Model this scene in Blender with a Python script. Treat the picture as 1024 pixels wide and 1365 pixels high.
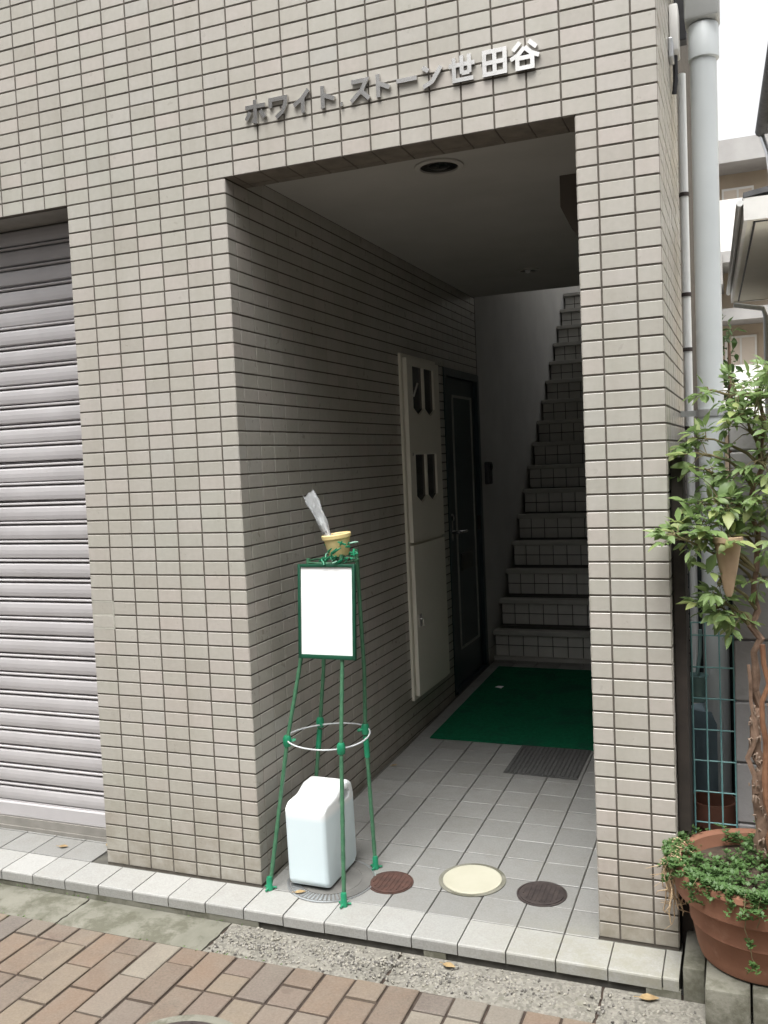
import bpy, bmesh, math, random
from math import sin, cos, pi, radians
from mathutils import Vector, Matrix
random.seed(7)
S = bpy.context.scene
for o in list(bpy.data.objects): bpy.data.objects.remove(o)
COL = S.collection

# ------------------------------------------------------------------ camera
cam_d = bpy.data.cameras.new('camera'); cam = bpy.data.objects.new('camera', cam_d); COL.objects.link(cam)
CX, CF, CC = (0.92915512, 0.36716576, -0.04312853), (-0.36920997, 0.92755586, -0.05765527), (1.67377476, -2.71989306, 1.48045803)
CD = (-0.01883508, -0.06949417, -0.99740453)
cam.matrix_world = Matrix(((CX[0], -CD[0], -CF[0], CC[0]), (CX[1], -CD[1], -CF[1], CC[1]), (CX[2], -CD[2], -CF[2], CC[2]), (0, 0, 0, 1)))
cam_d.sensor_fit = 'VERTICAL'; cam_d.sensor_height = 36; cam_d.sensor_width = 27; cam_d.lens = 31.93
cam_d.clip_start = .05; cam_d.clip_end = 500
S.camera = cam

# ------------------------------------------------------------------ light
SUN_EL, SUN_AZ = radians(68), radians(186)      # azimuth clockwise from +y: the veiled sun stands behind the camera
world = bpy.data.worlds.new('World'); S.world = world; world.use_nodes = True
wn = world.node_tree.nodes; wl = world.node_tree.links
sky = wn.new('ShaderNodeTexSky'); sky.sky_type = 'NISHITA'; sky.sun_disc = False
sky.sun_elevation = SUN_EL; sky.sun_rotation = SUN_AZ; sky.air_density = 1.2; sky.dust_density = 6; sky.ozone_density = 1
hs = wn.new('ShaderNodeHueSaturation'); hs.inputs['Saturation'].default_value = .05
wl.new(sky.outputs[0], hs.inputs['Color']); wl.new(hs.outputs[0], wn['Background'].inputs['Color'])
wn['Background'].inputs['Strength'].default_value = .15
sun_d = bpy.data.lights.new('sun', 'SUN'); sun = bpy.data.objects.new('sun', sun_d); COL.objects.link(sun)
sun_d.energy = 1.4; sun_d.angle = radians(28); sun_d.color = (1, .985, .95)
sd = Vector((sin(SUN_AZ) * cos(SUN_EL), cos(SUN_AZ) * cos(SUN_EL), sin(SUN_EL)))
sun.rotation_euler = sd.to_track_quat('Z', 'Y').to_euler()
S.view_settings.view_transform = 'Standard'; S.view_settings.look = 'None'
S.view_settings.exposure = 1.15; S.view_settings.gamma = 1; S.view_settings.use_curve_mapping = False
S.render.engine = 'CYCLES'
try:
    S.cycles.max_bounces = 10; S.cycles.diffuse_bounces = 6
except Exception: pass

# ------------------------------------------------------------------ materials
class Mat:
    def __init__(s, name, col=(.5, .5, .5), rough=.6, metal=0., spec=.5):
        s.m = bpy.data.materials.new(name); s.m.use_nodes = True
        s.n = s.m.node_tree.nodes; s.l = s.m.node_tree.links; s.b = s.n['Principled BSDF']
        s.b.inputs['Base Color'].default_value = (*col, 1); s.b.inputs['Roughness'].default_value = rough
        s.b.inputs['Metallic'].default_value = metal; s.b.inputs['Specular IOR Level'].default_value = spec
    def node(s, t, **kw):
        n = s.n.new(t)
        for k, v in kw.items():
            if k in n.inputs: n.inputs[k].default_value = v
            else: setattr(n, k, v)
        return n
    def pos(s):
        if not hasattr(s, '_p'): s._p = s.node('ShaderNodeNewGeometry').outputs['Position']
        return s._p
    def noise(s, scale, detail=4, rough=.55, vec=None):
        n = s.node('ShaderNodeTexNoise', Scale=scale, Detail=detail, Roughness=rough); s.l.new(vec or s.pos(), n.inputs['Vector']); return n
    def ramp(s, fac, stops):
        r = s.node('ShaderNodeValToRGB'); e = r.color_ramp.elements
        while len(e) < len(stops): e.new(.5)
        for q, (p, c) in zip(e, stops): q.position = p; q.color = (*c, 1) if not isinstance(c, (int, float)) else (c, c, c, 1)
        s.l.new(fac, r.inputs['Fac']); return r.outputs['Color']
    def mix(s, fac, a, b, mode='MIX'):
        n = s.node('ShaderNodeMix', data_type='RGBA', blend_type=mode)
        for i, v in ((0, fac), (6, a), (7, b)):
            if hasattr(v, 'node'): s.l.new(v, n.inputs[i])
            else: n.inputs[i].default_value = v if isinstance(v, (int, float)) else (*v, 1)
        return n.outputs[2]
    def math(s, op, a, b=0.):
        n = s.node('ShaderNodeMath', operation=op)
        for i, v in ((0, a), (1, b)):
            if hasattr(v, 'node'): s.l.new(v, n.inputs[i])
            else: n.inputs[i].default_value = v
        return n.outputs[0]
    def vary(s, scale=(10, 10, 20), off=(0, .5, 0)):
        mp = s.node('ShaderNodeMapping'); mp.inputs['Scale'].default_value = scale; mp.inputs['Location'].default_value = off
        s.l.new(s.pos(), mp.inputs['Vector'])
        f = s.node('ShaderNodeVectorMath', operation='FLOOR'); s.l.new(mp.outputs[0], f.inputs[0])
        w = s.node('ShaderNodeTexWhiteNoise'); s.l.new(f.outputs[0], w.inputs['Vector']); return w
    def rnd(s):
        return s.node('ShaderNodeObjectInfo').outputs['Random']
    def color(s, c): s.l.new(c, s.b.inputs['Base Color'])
    def rough(s, c): s.l.new(c, s.b.inputs['Roughness'])
    def bump(s, h, strength=.3, dist=.002):
        n = s.node('ShaderNodeBump', Strength=strength, Distance=dist); s.l.new(h, n.inputs['Height']); s.l.new(n.outputs[0], s.b.inputs['Normal'])

def noisy(name, c1, c2, scale=12, rough=.6, metal=0., bump=0., bscale=80, spec=.5, extra=None):
    m = Mat(name, c1, rough, metal, spec)
    n = m.noise(scale); c = m.ramp(n.outputs[0], [(.3, c1), (.7, c2)])
    if extra:                                    # blotches of dirt with a shape of their own
        e = m.noise(extra[0], 6, .7); c = m.mix(m.ramp(e.outputs[0], [(extra[1], 0), (extra[1] + .12, extra[3])]), c, extra[2])
    m.color(c)
    if bump: m.bump(m.noise(bscale, 5).outputs[0], bump)
    return m.m

def tile_mat():
    m = Mat('glazed_tile', (.47, .43, .38), .34)
    w = m.vary()
    c = m.ramp(w.outputs[0], [(0, (.350, .330, .292)), (.25, (.420, .400, .362)), (.5, (.400, .388, .343)), (.68, (.426, .402, .368)), (.86, (.450, .405, .372)), (1, (.405, .396, .368))])
    h = m.noise(1.1, 3, .5); c = m.mix(.22, c, m.ramp(h.outputs[0], [(.35, (.36, .375, .315)), (.65, (.50, .43, .385))]))
    n = m.noise(3.2, 5, .65); c = m.mix(m.ramp(n.outputs[0], [(.42, 0), (.75, .4)]), c, (.34, .315, .26))
    f = m.noise(60, 3); c = m.mix(.12, c, m.ramp(f.outputs[0], [(.3, (.3, .28, .24)), (.7, (.55, .52, .475))]))
    # faint vertical rain streaks
    smp = m.node('ShaderNodeMapping'); smp.inputs['Scale'].default_value = (14, 14, .7); m.l.new(m.pos(), smp.inputs['Vector'])
    sn = m.noise(1., 5, .6, smp.outputs[0]); c = m.mix(m.ramp(sn.outputs[0], [(.5, 0), (.72, .22)]), c, (.27, .25, .20))
    # splash dirt along the foot of the walls
    sx = m.node('ShaderNodeSeparateXYZ'); m.l.new(m.pos(), sx.inputs[0])
    low = m.node('ShaderNodeMapRange'); low.inputs[1].default_value = .42; low.inputs[2].default_value = 0.; m.l.new(sx.outputs[2], low.inputs[0])
    d = m.math('MULTIPLY', low.outputs[0], m.ramp(m.noise(9, 6, .7).outputs[0], [(.3, .1), (.62, .8)]))
    c = m.mix(d, c, (.2, .175, .13))
    m.color(c); m.rough(m.ramp(m.noise(25).outputs[0], [(.3, .26), (.7, .45)])); m.bump(m.noise(40, 2).outputs[0], .12, .001)
    return m.m

def floor_mat(name='porch_tile', k=1.):
    m = Mat(name, (.5, .49, .47), .42)
    w = m.vary((1 / .15, 1 / .148, 0), (-.083 / .15 + 0, .16 / .148, .5))
    c = m.ramp(w.outputs[0], [(0, (.195, .194, .184)), (.5, (.22, .218, .207)), (1, (.245, .243, .232))])
    n = m.noise(6, 6, .7); c = m.mix(m.ramp(n.outputs[0], [(.45, 0), (.7, .5)]), c, (.165, .157, .137))
    g = m.noise(180, 2); c = m.mix(.25, c, m.ramp(g.outputs[0], [(.35, (.155, .153, .144)), (.65, (.30, .297, .283))]))
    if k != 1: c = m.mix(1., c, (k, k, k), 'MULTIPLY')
    # algae and grime on the right of the step's nosing
    sx = m.node('ShaderNodeSeparateXYZ'); m.l.new(m.pos(), sx.inputs[0])
    r = m.node('ShaderNodeMapRange'); r.inputs[1].default_value = .75; r.inputs[2].default_value = 1.25; m.l.new(sx.outputs[0], r.inputs[0])
    r2 = m.node('ShaderNodeMapRange'); r2.inputs[1].default_value = .1; r2.inputs[2].default_value = -.05; m.l.new(sx.outputs[1], r2.inputs[0])
    q = m.math('MULTIPLY', m.math('MULTIPLY', r.outputs[0], r2.outputs[0]), m.ramp(m.noise(16, 6, .75).outputs[0], [(.35, .15), (.6, 1.)]))
    c = m.mix(m.math('MULTIPLY', q, .75), c, (.25, .242, .19))
    m.color(c); m.rough(m.ramp(n.outputs[0], [(.3, .34), (.7, .6)])); m.bump(g.outputs[0], .15, .001)
    return m.m

def paver_mat():
    m = Mat('paver_brick', (.3, .22, .18), .82)
    w = m.rnd()
    c = m.ramp(w, [(0, (.125, .092, .068)), (.22, (.185, .125, .082)), (.42, (.118, .108, .10)), (.6, (.215, .17, .115)), (.8, (.15, .108, .084)), (.88, (.26, .235, .185)), (1, (.112, .112, .11))])
    n = m.noise(7, 7, .7); c = m.mix(m.ramp(n.outputs[0], [(.38, 0), (.7, .6)]), c, (.165, .148, .12)); dk = m.noise(3.1, 6, .75); c = m.mix(m.ramp(dk.outputs[0], [(.5, 0), (.72, .5)]), c, (.06, .049, .038))
    g = m.noise(140, 4, .7); c = m.mix(.35, c, m.ramp(g.outputs[0], [(.3, (.06, .046, .038)), (.7, (.225, .18, .145))]))
    s = m.noise(5.5, 4, .6); c = m.mix(m.ramp(s.outputs[0], [(.68, 0), (.71, .7)]), c, (.12, .09, .07))
    m.color(c); m.bump(g.outputs[0], .5, .002)
    return m.m

def grain_mat():
    m = Mat('worn_concrete', (.4, .38, .34), .9)
    a = m.noise(5, 6, .7); c = m.ramp(a.outputs[0], [(.3, (.13, .122, .10)), (.55, (.18, .17, .145)), (.75, (.235, .224, .195))])
    v = m.node('ShaderNodeTexVoronoi', Scale=130.); m.l.new(m.pos(), v.inputs['Vector'])
    c = m.mix(.5, c, m.ramp(v.outputs['Color'], [(.1, (.09, .084, .072)), (.5, (.20, .19, .162)), (.9, (.32, .30, .26))]))
    s = m.noise(9, 6, .8); c = m.mix(m.ramp(s.outputs[0], [(.55, 0), (.68, .6)]), c, (.17, .165, .12))
    m.color(c); m.bump(m.noise(90, 6, .75).outputs[0], .7, .004)
    return m.m

M = {}
M['tile'] = tile_mat(); M['floor'] = floor_mat(); M['nosing'] = floor_mat('nosing_tile', 1.45); M['paver'] = paver_mat(); M['worn'] = grain_mat()  # nosing: the same floor tile, its colour lightened for skylight on the front row
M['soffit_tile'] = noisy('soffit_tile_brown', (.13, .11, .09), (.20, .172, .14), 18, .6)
M['grout'] = noisy('dark_grout', (.070, .060, .048), (.115, .10, .082), 30, .9, 0, .3)
M['floor_grout'] = noisy('floor_grout', (.055, .052, .045), (.10, .095, .08), 20, .9, 0, .3)
M['sand_joint'] = noisy('sand_joint', (.03, .02, .015), (.06, .043, .032), 30, .95, 0, .6)
M['plaster'] = noisy('grey_plaster', (.46, .455, .44), (.53, .525, .505), 4, .85, 0, .2, 150)
M['ceiling'] = noisy('ceiling_board', (.40, .385, .35), (.46, .445, .41), 3, .8, 0, .08, 120)
M['slat'] = noisy('shutter_paint', (.41, .393, .396), (.48, .462, .465), 5, .38, .0, .05, 40, .5, (11, .64, (.36, .33, .29), .5))
M['seal'] = noisy('shutter_seal', (.20, .19, .17), (.26, .245, .22), 14, .7, 0, .2)
M['concrete'] = noisy('concrete', (.145, .142, .113), (.21, .203, .168), 6, .9, 0, .7, 110, .3, (7, .46, (.085, .083, .058), .75))
M['block'] = noisy('block_concrete', (.22, .21, .21), (.31, .30, .295), 6, .92, 0, .6, 90, .3, (3, .6, (.13, .125, .12), .6))
M['ground'] = noisy('street_ground', (.05, .05, .05), (.09, .088, .083), 3, .9, 0, .4)
M['soil'] = noisy('soil', (.035, .024, .016), (.075, .05, .034), 40, .95, 0, .9, 60)
M['steel'] = noisy('brushed_steel', (.62, .61, .59), (.72, .71, .69), 40, .27, 1.)
M['zinc'] = noisy('zinc', (.45, .46, .47), (.56, .57, .58), 20, .4, .8)
M['green_plastic'] = noisy('green_plastic', (.008, .16, .075), (.018, .24, .12), 25, .38)
M['green_stake'] = noisy('green_stake', (.035, .115, .062), (.065, .165, .09), 60, .42, 0, .3, 160)
M['dark_green'] = noisy('dark_green_frame', (.006, .055, .03), (.010, .075, .04), 20, .4)
M['paper'] = noisy('white_paper', (.86, .87, .87), (.88, .885, .88), 3, .5)
M['white'] = noisy('white_paint', (.70, .69, .66), (.78, .77, .74), 8, .45)
M['cabinet'] = noisy('cabinet_enamel', (.74, .71, .61), (.80, .77, .67), 3, .36, 0, .03)
M['slot'] = noisy('slot_glass', (.008, .009, .009), (.014, .015, .014), 9, .12)
M['door'] = noisy('door_dark', (.016, .034, .040), (.024, .045, .052), 9, .3, 0, .05)
M['mould'] = noisy('door_trim', (.30, .30, .285), (.38, .38, .36), 20, .35, .0)
M['mat_green'] = noisy('green_mat', (.004, .085, .040), (.008, .125, .060), 60, .95, 0, 1., 420, .1, (5, .5, (.012, .058, .04), .6))
M['mat_grey'] = noisy('grey_mat', (.055, .055, .053), (.09, .09, .086), 60, .9, 0, 1., 320)
M['rust'] = noisy('rusty_iron', (.055, .030, .024), (.10, .05, .038), 35, .75, .2, .5, 120)
M['iron'] = noisy('dark_iron', (.035, .028, .027), (.07, .055, .05), 35, .65, .3, .5, 120)
M['cream'] = noisy('cream_cover', (.40, .385, .30), (.46, .445, .36), 7, .45, 0, .1, 60, .5, (5, .66, (.30, .27, .2), .5))
M['terracotta'] = noisy('terracotta', (.20, .092, .056), (.285, .14, .088), 9, .8, 0, .3, 90, .3, (6, .6, (.38, .23, .16), .55))
M['clay'] = noisy('pale_clay', (.36, .25, .155), (.46, .335, .22), 14, .8, 0, .2)
M['brown_clay'] = noisy('brown_clay', (.16, .07, .045), (.23, .10, .065), 14, .8)
M['yellow'] = noisy('yellow_plastic', (.72, .56, .24), (.80, .64, .32), 14, .45)
M['pvc'] = noisy('grey_pvc', (.49, .52, .525), (.57, .60, .605), 3, .42, 0, 0, 80, .5, (5, .6, (.46, .48, .48), .5))
M['pvc_white'] = noisy('white_pvc', (.74, .75, .74), (.80, .81, .80), 6, .45)
M['wire'] = noisy('mesh_wire', (.16, .36, .37), (.24, .46, .45), 30, .45)
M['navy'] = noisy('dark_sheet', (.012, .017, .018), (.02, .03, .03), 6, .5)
M['teal'] = noisy('teal_plastic', (.22, .36, .37), (.28, .43, .43), 12, .4)
M['bark'] = noisy('bark', (.10, .065, .045), (.24, .16, .115), 30, .95, 0, 1., 60, .2)
M['redbark'] = noisy('red_bark', (.13, .06, .035), (.22, .115, .065), 30, .9, 0, .8, 60, .2)
M['twig'] = noisy('twig', (.12, .10, .05), (.2, .17, .08), 30, .85)
M['dry'] = noisy('dry_stem', (.33, .23, .14), (.48, .36, .22), 30, .9)
M['dryleaf'] = noisy('dry_leaf', (.20, .13, .06), (.36, .26, .13), 40, .8)
M['house'] = noisy('beige_stucco', (.58, .49, .35), (.66, .565, .42), 3, .9, 0, .3)
M['soffit'] = noisy('eave_soffit', (.76, .74, .66), (.82, .80, .72), 3, .8)
M['roof'] = noisy('roof_tile', (.07, .07, .075), (.12, .12, .125), 12, .7, 0, .4)
M['apt'] = noisy('apartment_wall', (.40, .33, .25), (.48, .40, .31), 1.5, .9)
M['apt_slab'] = noisy('apartment_slab', (.30, .29, .28), (.37, .36, .35), 2, .9)
M['pane'] = noisy('window_pane', (.30, .31, .31), (.42, .42, .41), 1.5, .15)
M['curtain'] = noisy('curtain', (.60, .52, .44), (.68, .6, .51), 2, .8)
M['ink'] = noisy('ink', (.03, .03, .035), (.05, .05, .055), 20, .6)

def leaf_mat(name, a, b, c):
    m = Mat(name, a, .45)
    col = m.ramp(m.rnd(), [(0, a), (.5, b), (1, c)])
    n = m.noise(30, 3); col = m.mix(m.ramp(n.outputs[0], [(.4, 0), (.75, .3)]), col, b)
    m.color(col)
    t = m.node('ShaderNodeBsdfTranslucent'); m.l.new(col, t.inputs['Color'])
    mx = m.node('ShaderNodeMixShader'); mx.inputs[0].default_value = .4
    m.l.new(m.b.outputs[0], mx.inputs[1]); m.l.new(t.outputs[0], mx.inputs[2]); m.l.new(mx.outputs[0], m.n['Material Output'].inputs[0])
    return m.m
M['leaf'] = leaf_mat('shrub_leaf', (.15, .235, .08), (.235, .325, .12), (.37, .41, .16))
M['leaf_far'] = leaf_mat('far_leaf', (.04, .08, .025), (.065, .115, .035), (.1, .15, .05))
M['moss'] = leaf_mat('creeper_leaf', (.075, .15, .045), (.12, .21, .065), (.19, .27, .09))

def can_mat():
    m = Mat('translucent_polyethylene', (.8, .84, .86), .4)
    sx = m.node('ShaderNodeSeparateXYZ'); m.l.new(m.pos(), sx.inputs[0])
    mr = m.node('ShaderNodeMapRange'); mr.inputs[1].default_value = .248; mr.inputs[2].default_value = .272; m.l.new(sx.outputs[2], mr.inputs[0]); f = mr.outputs[0]     # liquid inside up to here
    m.color(m.mix(f, (.66, .755, .785), (.82, .845, .85)))
    m.b.inputs['Subsurface Weight'].default_value = .35; m.b.inputs['Subsurface Radius'].default_value = (.03, .03, .03)
    m.bump(m.noise(20, 2).outputs[0], .1, .002)
    return m.m
M['can'] = can_mat()
def film_mat():
    m = Mat('clear_film', (.72, .74, .75), .14)
    m.b.inputs['Transmission Weight'].default_value = .7; m.b.inputs['IOR'].default_value = 1.3
    n = m.noise(45, 3, .6); m.bump(n.outputs[0], .5, .003)
    return m.m
M['film'] = film_mat()

# ------------------------------------------------------------------ helpers
def link(o, parent=None):
    COL.objects.link(o)
    if parent is not None: o.parent = parent
    return o
def tag(o, label=None, cat=None, group=None, kind=None):
    if label: o['label'] = label
    if cat: o['category'] = cat
    if group: o['group'] = group
    if kind: o['kind'] = kind
    return o
def thing(name, label, cat, loc=(0, 0, 0), group=None):
    o = bpy.data.objects.new(name, None); o.empty_display_size = .05; o.location = loc; link(o)
    return tag(o, label, cat, group)

class MB:
    """collects simple shapes into one mesh"""
    def __init__(s): s.v = []; s.f = []; s.mi = []
    def add(s, vs, fs, mi=0):
        b = len(s.v); s.v += [tuple(v) for v in vs]; s.f += [tuple(b + i for i in f) for f in fs]; s.mi += [mi] * len(fs); return s
    def box(s, x0, x1, y0, y1, z0, z1, mi=0):
        return s.add([(x0, y0, z0), (x1, y0, z0), (x1, y1, z0), (x0, y1, z0), (x0, y0, z1), (x1, y0, z1), (x1, y1, z1), (x0, y1, z1)],
              [(3, 2, 1, 0), (4, 5, 6, 7), (0, 1, 5, 4), (1, 2, 6, 5), (2, 3, 7, 6), (3, 0, 4, 7)], mi)
    def cbox(s, x0, x1, y0, y1, z0, z1, c=.004, mi=0):          # chamfered box
        bm = bmesh.new(); bmesh.ops.create_cube(bm, size=1)
        for v in bm.verts: v.co = Vector(((x0 + x1) / 2 + v.co.x * (x1 - x0), (y0 + y1) / 2 + v.co.y * (y1 - y0), (z0 + z1) / 2 + v.co.z * (z1 - z0)))
        bmesh.ops.bevel(bm, geom=bm.edges[:], offset=c, segments=2, affect='EDGES', profile=.5)
        bm.verts.ensure_lookup_table(); s.add([v.co[:] for v in bm.verts], [[v.index for v in f.verts] for f in bm.faces], mi); bm.free(); return s
    def tube(s, pts, r, n=8, mi=0, caps=True):
        pts = [Vector(p) for p in pts]; rs = r if isinstance(r, (list, tuple)) else [r] * len(pts); rings = []
        up = Vector((0, 0, 1)); prev = None
        for i, p in enumerate(pts):
            d = (pts[min(i + 1, len(pts) - 1)] - pts[max(i - 1, 0)]).normalized()
            a = d.cross(up if abs(d.z) < .95 else Vector((1, 0, 0))) if prev is None else prev - d * prev.dot(d)
            a.normalize(); prev = a; b = d.cross(a)
            rings.append([p + (a * cos(2 * pi * k / n) + b * sin(2 * pi * k / n)) * rs[i] for k in range(n)])
        vs = [v for r_ in rings for v in r_]; fs = []
        for i in range(len(pts) - 1):
            for k in range(n):
                k2 = (k + 1) % n; fs.append((i * n + k, i * n + k2, (i + 1) * n + k2, (i + 1) * n + k))
        if caps: fs += [tuple(range(n))[::-1], tuple(range((len(pts) - 1) * n, len(pts) * n))]
        return s.add(vs, fs, mi)
    def lathe(s, prof, c=(0, 0, 0), n=32, mi=0, closed=False):
        vs = []; fs = []
        for (r, z) in prof:
            vs += [(c[0] + r * cos(2 * pi * k / n), c[1] + r * sin(2 * pi * k / n), c[2] + z) for k in range(n)]
        for i in range(len(prof) - 1):
            for k in range(n):
                k2 = (k + 1) % n; fs.append((i * n + k, i * n + k2, (i + 1) * n + k2, (i + 1) * n + k))
        if prof[0][0] > 1e-6: fs.append(tuple(range(n))[::-1])
        if prof[-1][0] > 1e-6: fs.append(tuple(range((len(prof) - 1) * n, len(prof) * n)))
        return s.add(vs, fs, mi)
    def prism(s, poly, ax, a0, a1, mi=0):                       # poly extruded along axis ax
        n = len(poly)
        def P(p, a):
            q = list(p); q.insert(ax, a); return q
        vs = [P(p, a0) for p in poly] + [P(p, a1) for p in poly]
        fs = [(i, (i + 1) % n, n + (i + 1) % n, n + i) for i in range(n)] + [tuple(range(n))[::-1], tuple(range(n, 2 * n))]
        return s.add(vs, fs, mi)
    def mesh(s, name, mats, smooth=False, fix=True):
        me = bpy.data.meshes.new(name); me.from_pydata(s.v, [], s.f)
        for m in (mats if isinstance(mats, (list, tuple)) else [mats]): me.materials.append(m)
        if any(s.mi): me.polygons.foreach_set('material_index', s.mi)
        if fix:
            bm = bmesh.new(); bm.from_mesh(me); bmesh.ops.recalc_face_normals(bm, faces=bm.faces[:]); bm.to_mesh(me); bm.free()
        if smooth:
            me.polygons.foreach_set('use_smooth', [True] * len(me.polygons))
            try: me.set_sharp_from_angle(angle=radians(40))
            except Exception: pass
        me.update(); return me
    def build(s, name, mats, parent=None, smooth=False, fix=True):
        return link(bpy.data.objects.new(name, s.mesh(name, mats, smooth, fix)), parent)

# a chamfered plate (12 quads): lies on local XZ, faces local -Y, front at y=0
PLATES = {}
def plate_data(w, h, t=.007, c=.0011):
    p = [(-w / 2, 0, -h / 2), (w / 2, 0, -h / 2), (w / 2, 0, h / 2), (-w / 2, 0, h / 2)]
    fr = [(x - math.copysign(c, x), 0, z - math.copysign(c, z)) for x, _, z in p]
    md = [(x, c * .8, z) for x, _, z in p]; bk = [(x, t, z) for x, _, z in p]
    vs = fr + md + bk; fs = [(0, 1, 2, 3)]
    for i in range(4):
        j = (i + 1) % 4; fs += [(4 + i, 4 + j, j, i), (8 + i, 8 + j, 4 + j, 4 + i)]
    return vs, fs
def plate(w, h, mat, t=.007, c=.0011):
    k = (round(w, 4), round(h, 4), mat.name, t, c)
    if k not in PLATES:
        b = MB(); b.add(*plate_data(w, h, t, c)); PLATES[k] = b.mesh('plate', mat, fix=False)
    return PLATES[k]
def place(me, name, mw, parent):
    o = bpy.data.objects.new(name, me); o.matrix_world = mw; link(o, parent); return o
def frame_m(o, ex, ey, ez):
    return Matrix(((ex[0], ey[0], ez[0], o[0]), (ex[1], ey[1], ez[1], o[1]), (ex[2], ey[2], ez[2], o[2]), (0, 0, 0, 1)))
CCV = Vector(CC)
def view(p):
    d = Vector(p) - CCV; z = d.dot(Vector(CF))
    if z < .1: return 9, 9, 0
    return d.dot(Vector(CX)) / z, d.dot(Vector(CD)) / z, z
def shows(p, n, area):                                            # how large a small face shows; 0 when outside the frame or turned away
    u, v, z = view(p)
    if abs(u) > .43 or abs(v) > .57: return 0
    d = Vector(p) - CCV; c = -d.normalized().dot(Vector(n))
    return area * c / z ** 2 if c > 0 else 0

# ------------------------------------------------------------------ ground
def sheet(name, x0, x1, y0, y1, z, mat):
    o = MB().add([(x0, y0, z), (x1, y0, z), (x1, y1, z), (x0, y1, z)], [(0, 1, 2, 3)]).build(name, mat, fix=False); return tag(o, kind='structure')
sheet('ground', -90, 90, -90, 120, -.085, M['ground'])
RZ = -.05
road = MB().box(-6, 6, -1.86, -.345, -.08, RZ - .007).build('pavement', M['sand_joint']); tag(road, kind='structure')
asph = MB().box(-40, 40, -6.3, -1.862, -.084, RZ - .004).build('road', M['ground']); tag(asph, kind='structure')
PV = []
for k in range(-42, 48):
    xc = -.132 + .1015 * k + .05075
    ys = [-.347]; y = -.44 if k % 2 else -.54
    if k % 7 == 3: y = -.44
    while y > -1.8:
        ys.append(y)
        y -= .1 if (k in (3, 5) and abs(y + .44) < .01) else .2
    for a, b in zip(ys, ys[1:]): PV.append((xc, (a + b) / 2, a - b))
PV.sort(key=lambda q: -shows((q[0], q[1], RZ), (0, 0, 1), q[2]) if shows((q[0], q[1], RZ), (0, 0, 1), q[2]) else 100 + abs(q[0] - .5) - q[1])
rest = MB()
for i, (x, y, L) in enumerate(PV):
    tilt = random.uniform(-.006, .006), random.uniform(-.006, .006); dz = random.uniform(-.0022, .0015)
    ez = Vector((0, 1, 0)); mw = Matrix.Translation((x, y, RZ + dz)) @ Matrix.Rotation(-pi / 2, 4, 'X') @ Matrix.Rotation(tilt[0], 4, 'X') @ Matrix.Rotation(tilt[1], 4, 'Z') @ Matrix.Rotation(random.uniform(-.006, .006), 4, 'Y')
    if i < 280: place(plate(.0930, L - .0085, M['paver'], .02, .003), 'paver', mw, road)
    else:
        vs, fs = plate_data(.0930, L - .0085, .02, .003); rest.add([mw @ Vector(v) for v in vs], fs)
tag(rest.build('paver', M['paver'], road, fix=False), kind='stuff')

gut = MB().box(-6, 6, -.343, -.12, -.08, -.068).build('gutter', M['sand_joint']); tag(gut, kind='structure')
def slab_mesh(x0, x1, seed, rough):
    rg = random.Random(seed); bm = bmesh.new(); nx, ny = 24, 10
    vs = [[None] * (ny + 1) for _ in range(nx + 1)]
    for i in range(nx + 1):
        for j in range(ny + 1):
            x = x0 + (x1 - x0) * i / nx; y = -.341 + (.341 - .158) * j / ny
            e = min(i, nx - i, 2) / 2 * min(j, ny - j, 2) / 2
            z = -.053 - .008 * (1 - e) + (rg.uniform(-.004, .004) if rough else rg.uniform(-.001, .001)) * e - (.004 * sin(j / ny * pi) if rough else 0)
            vs[i][j] = bm.verts.new((x + (rg.uniform(-.003, .003) if i in (0, nx) else 0), y, z))
    for i in range(nx):
        for j in range(ny): bm.faces.new((vs[i][j], vs[i + 1][j], vs[i + 1][j + 1], vs[i][j + 1]))
    r = bmesh.ops.extrude_face_region(bm, geom=[f for f in bm.faces])
    for v in [g for g in r['geom'] if isinstance(g, bmesh.types.BMVert)]: v.co.z += 0
    low = [v for row in vs for v in row]
    for v in low: v.co.z = -.072
    bmesh.ops.recalc_face_normals(bm, faces=bm.faces[:])
    me = bpy.data.meshes.new('gutter_slab'); bm.to_mesh(me); bm.free()
    me.materials.append(M['worn'] if rough else M['concrete'])
    me.polygons.foreach_set('use_smooth', [True] * len(me.polygons))
    try: me.set_sharp_from_angle(angle=radians(50))
    except Exception: pass
    return me
edges = [-2.4, -1.78, -1.14, -.555, .035, .65, 1.27, 1.9, 2.5]
for i in range(len(edges) - 1):
    link(bpy.data.objects.new('gutter_slab', slab_mesh(edges[i] + .004, edges[i + 1] - .004, i, edges[i] > 0)), gut)
# worn-out aggregate of the slabs before the porch
peb = MB(); ico = bmesh.new(); bmesh.ops.create_icosphere(ico, subdivisions=1, radius=1); IV = [v.co.copy() for v in ico.verts]; IF = [[v.index for v in f.verts] for f in ico.faces]; ico.free()
for i in range(5200):
    x = random.uniform(.05, 1.6); y = random.gauss(-.255, .04) + random.uniform(-.03, .03)
    dens = .95 if x < .8 else max(.12, .95 - (x - .8) * 2.2)
    if not -.335 < y < -.168 or random.random() > dens * (.55 + .45 * sin(x * 23 + 3 * sin(y * 40))): continue
    r = random.uniform(.0018, .0048); R = Matrix.Rotation(random.uniform(0, 6), 3, 'Z') @ Matrix.Rotation(random.uniform(0, 6), 3, 'X'); sc = Vector((r * random.uniform(.8, 1.7), r, r * random.uniform(.5, .9)))
    peb.add([(R @ Vector((v.x * sc.x, v.y * sc.y, v.z * sc.z))) + Vector((x, y, -.054 + random.uniform(-.003, .0005))) for v in IV], IF, random.choice((0, 0, 1, 2)))
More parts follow.
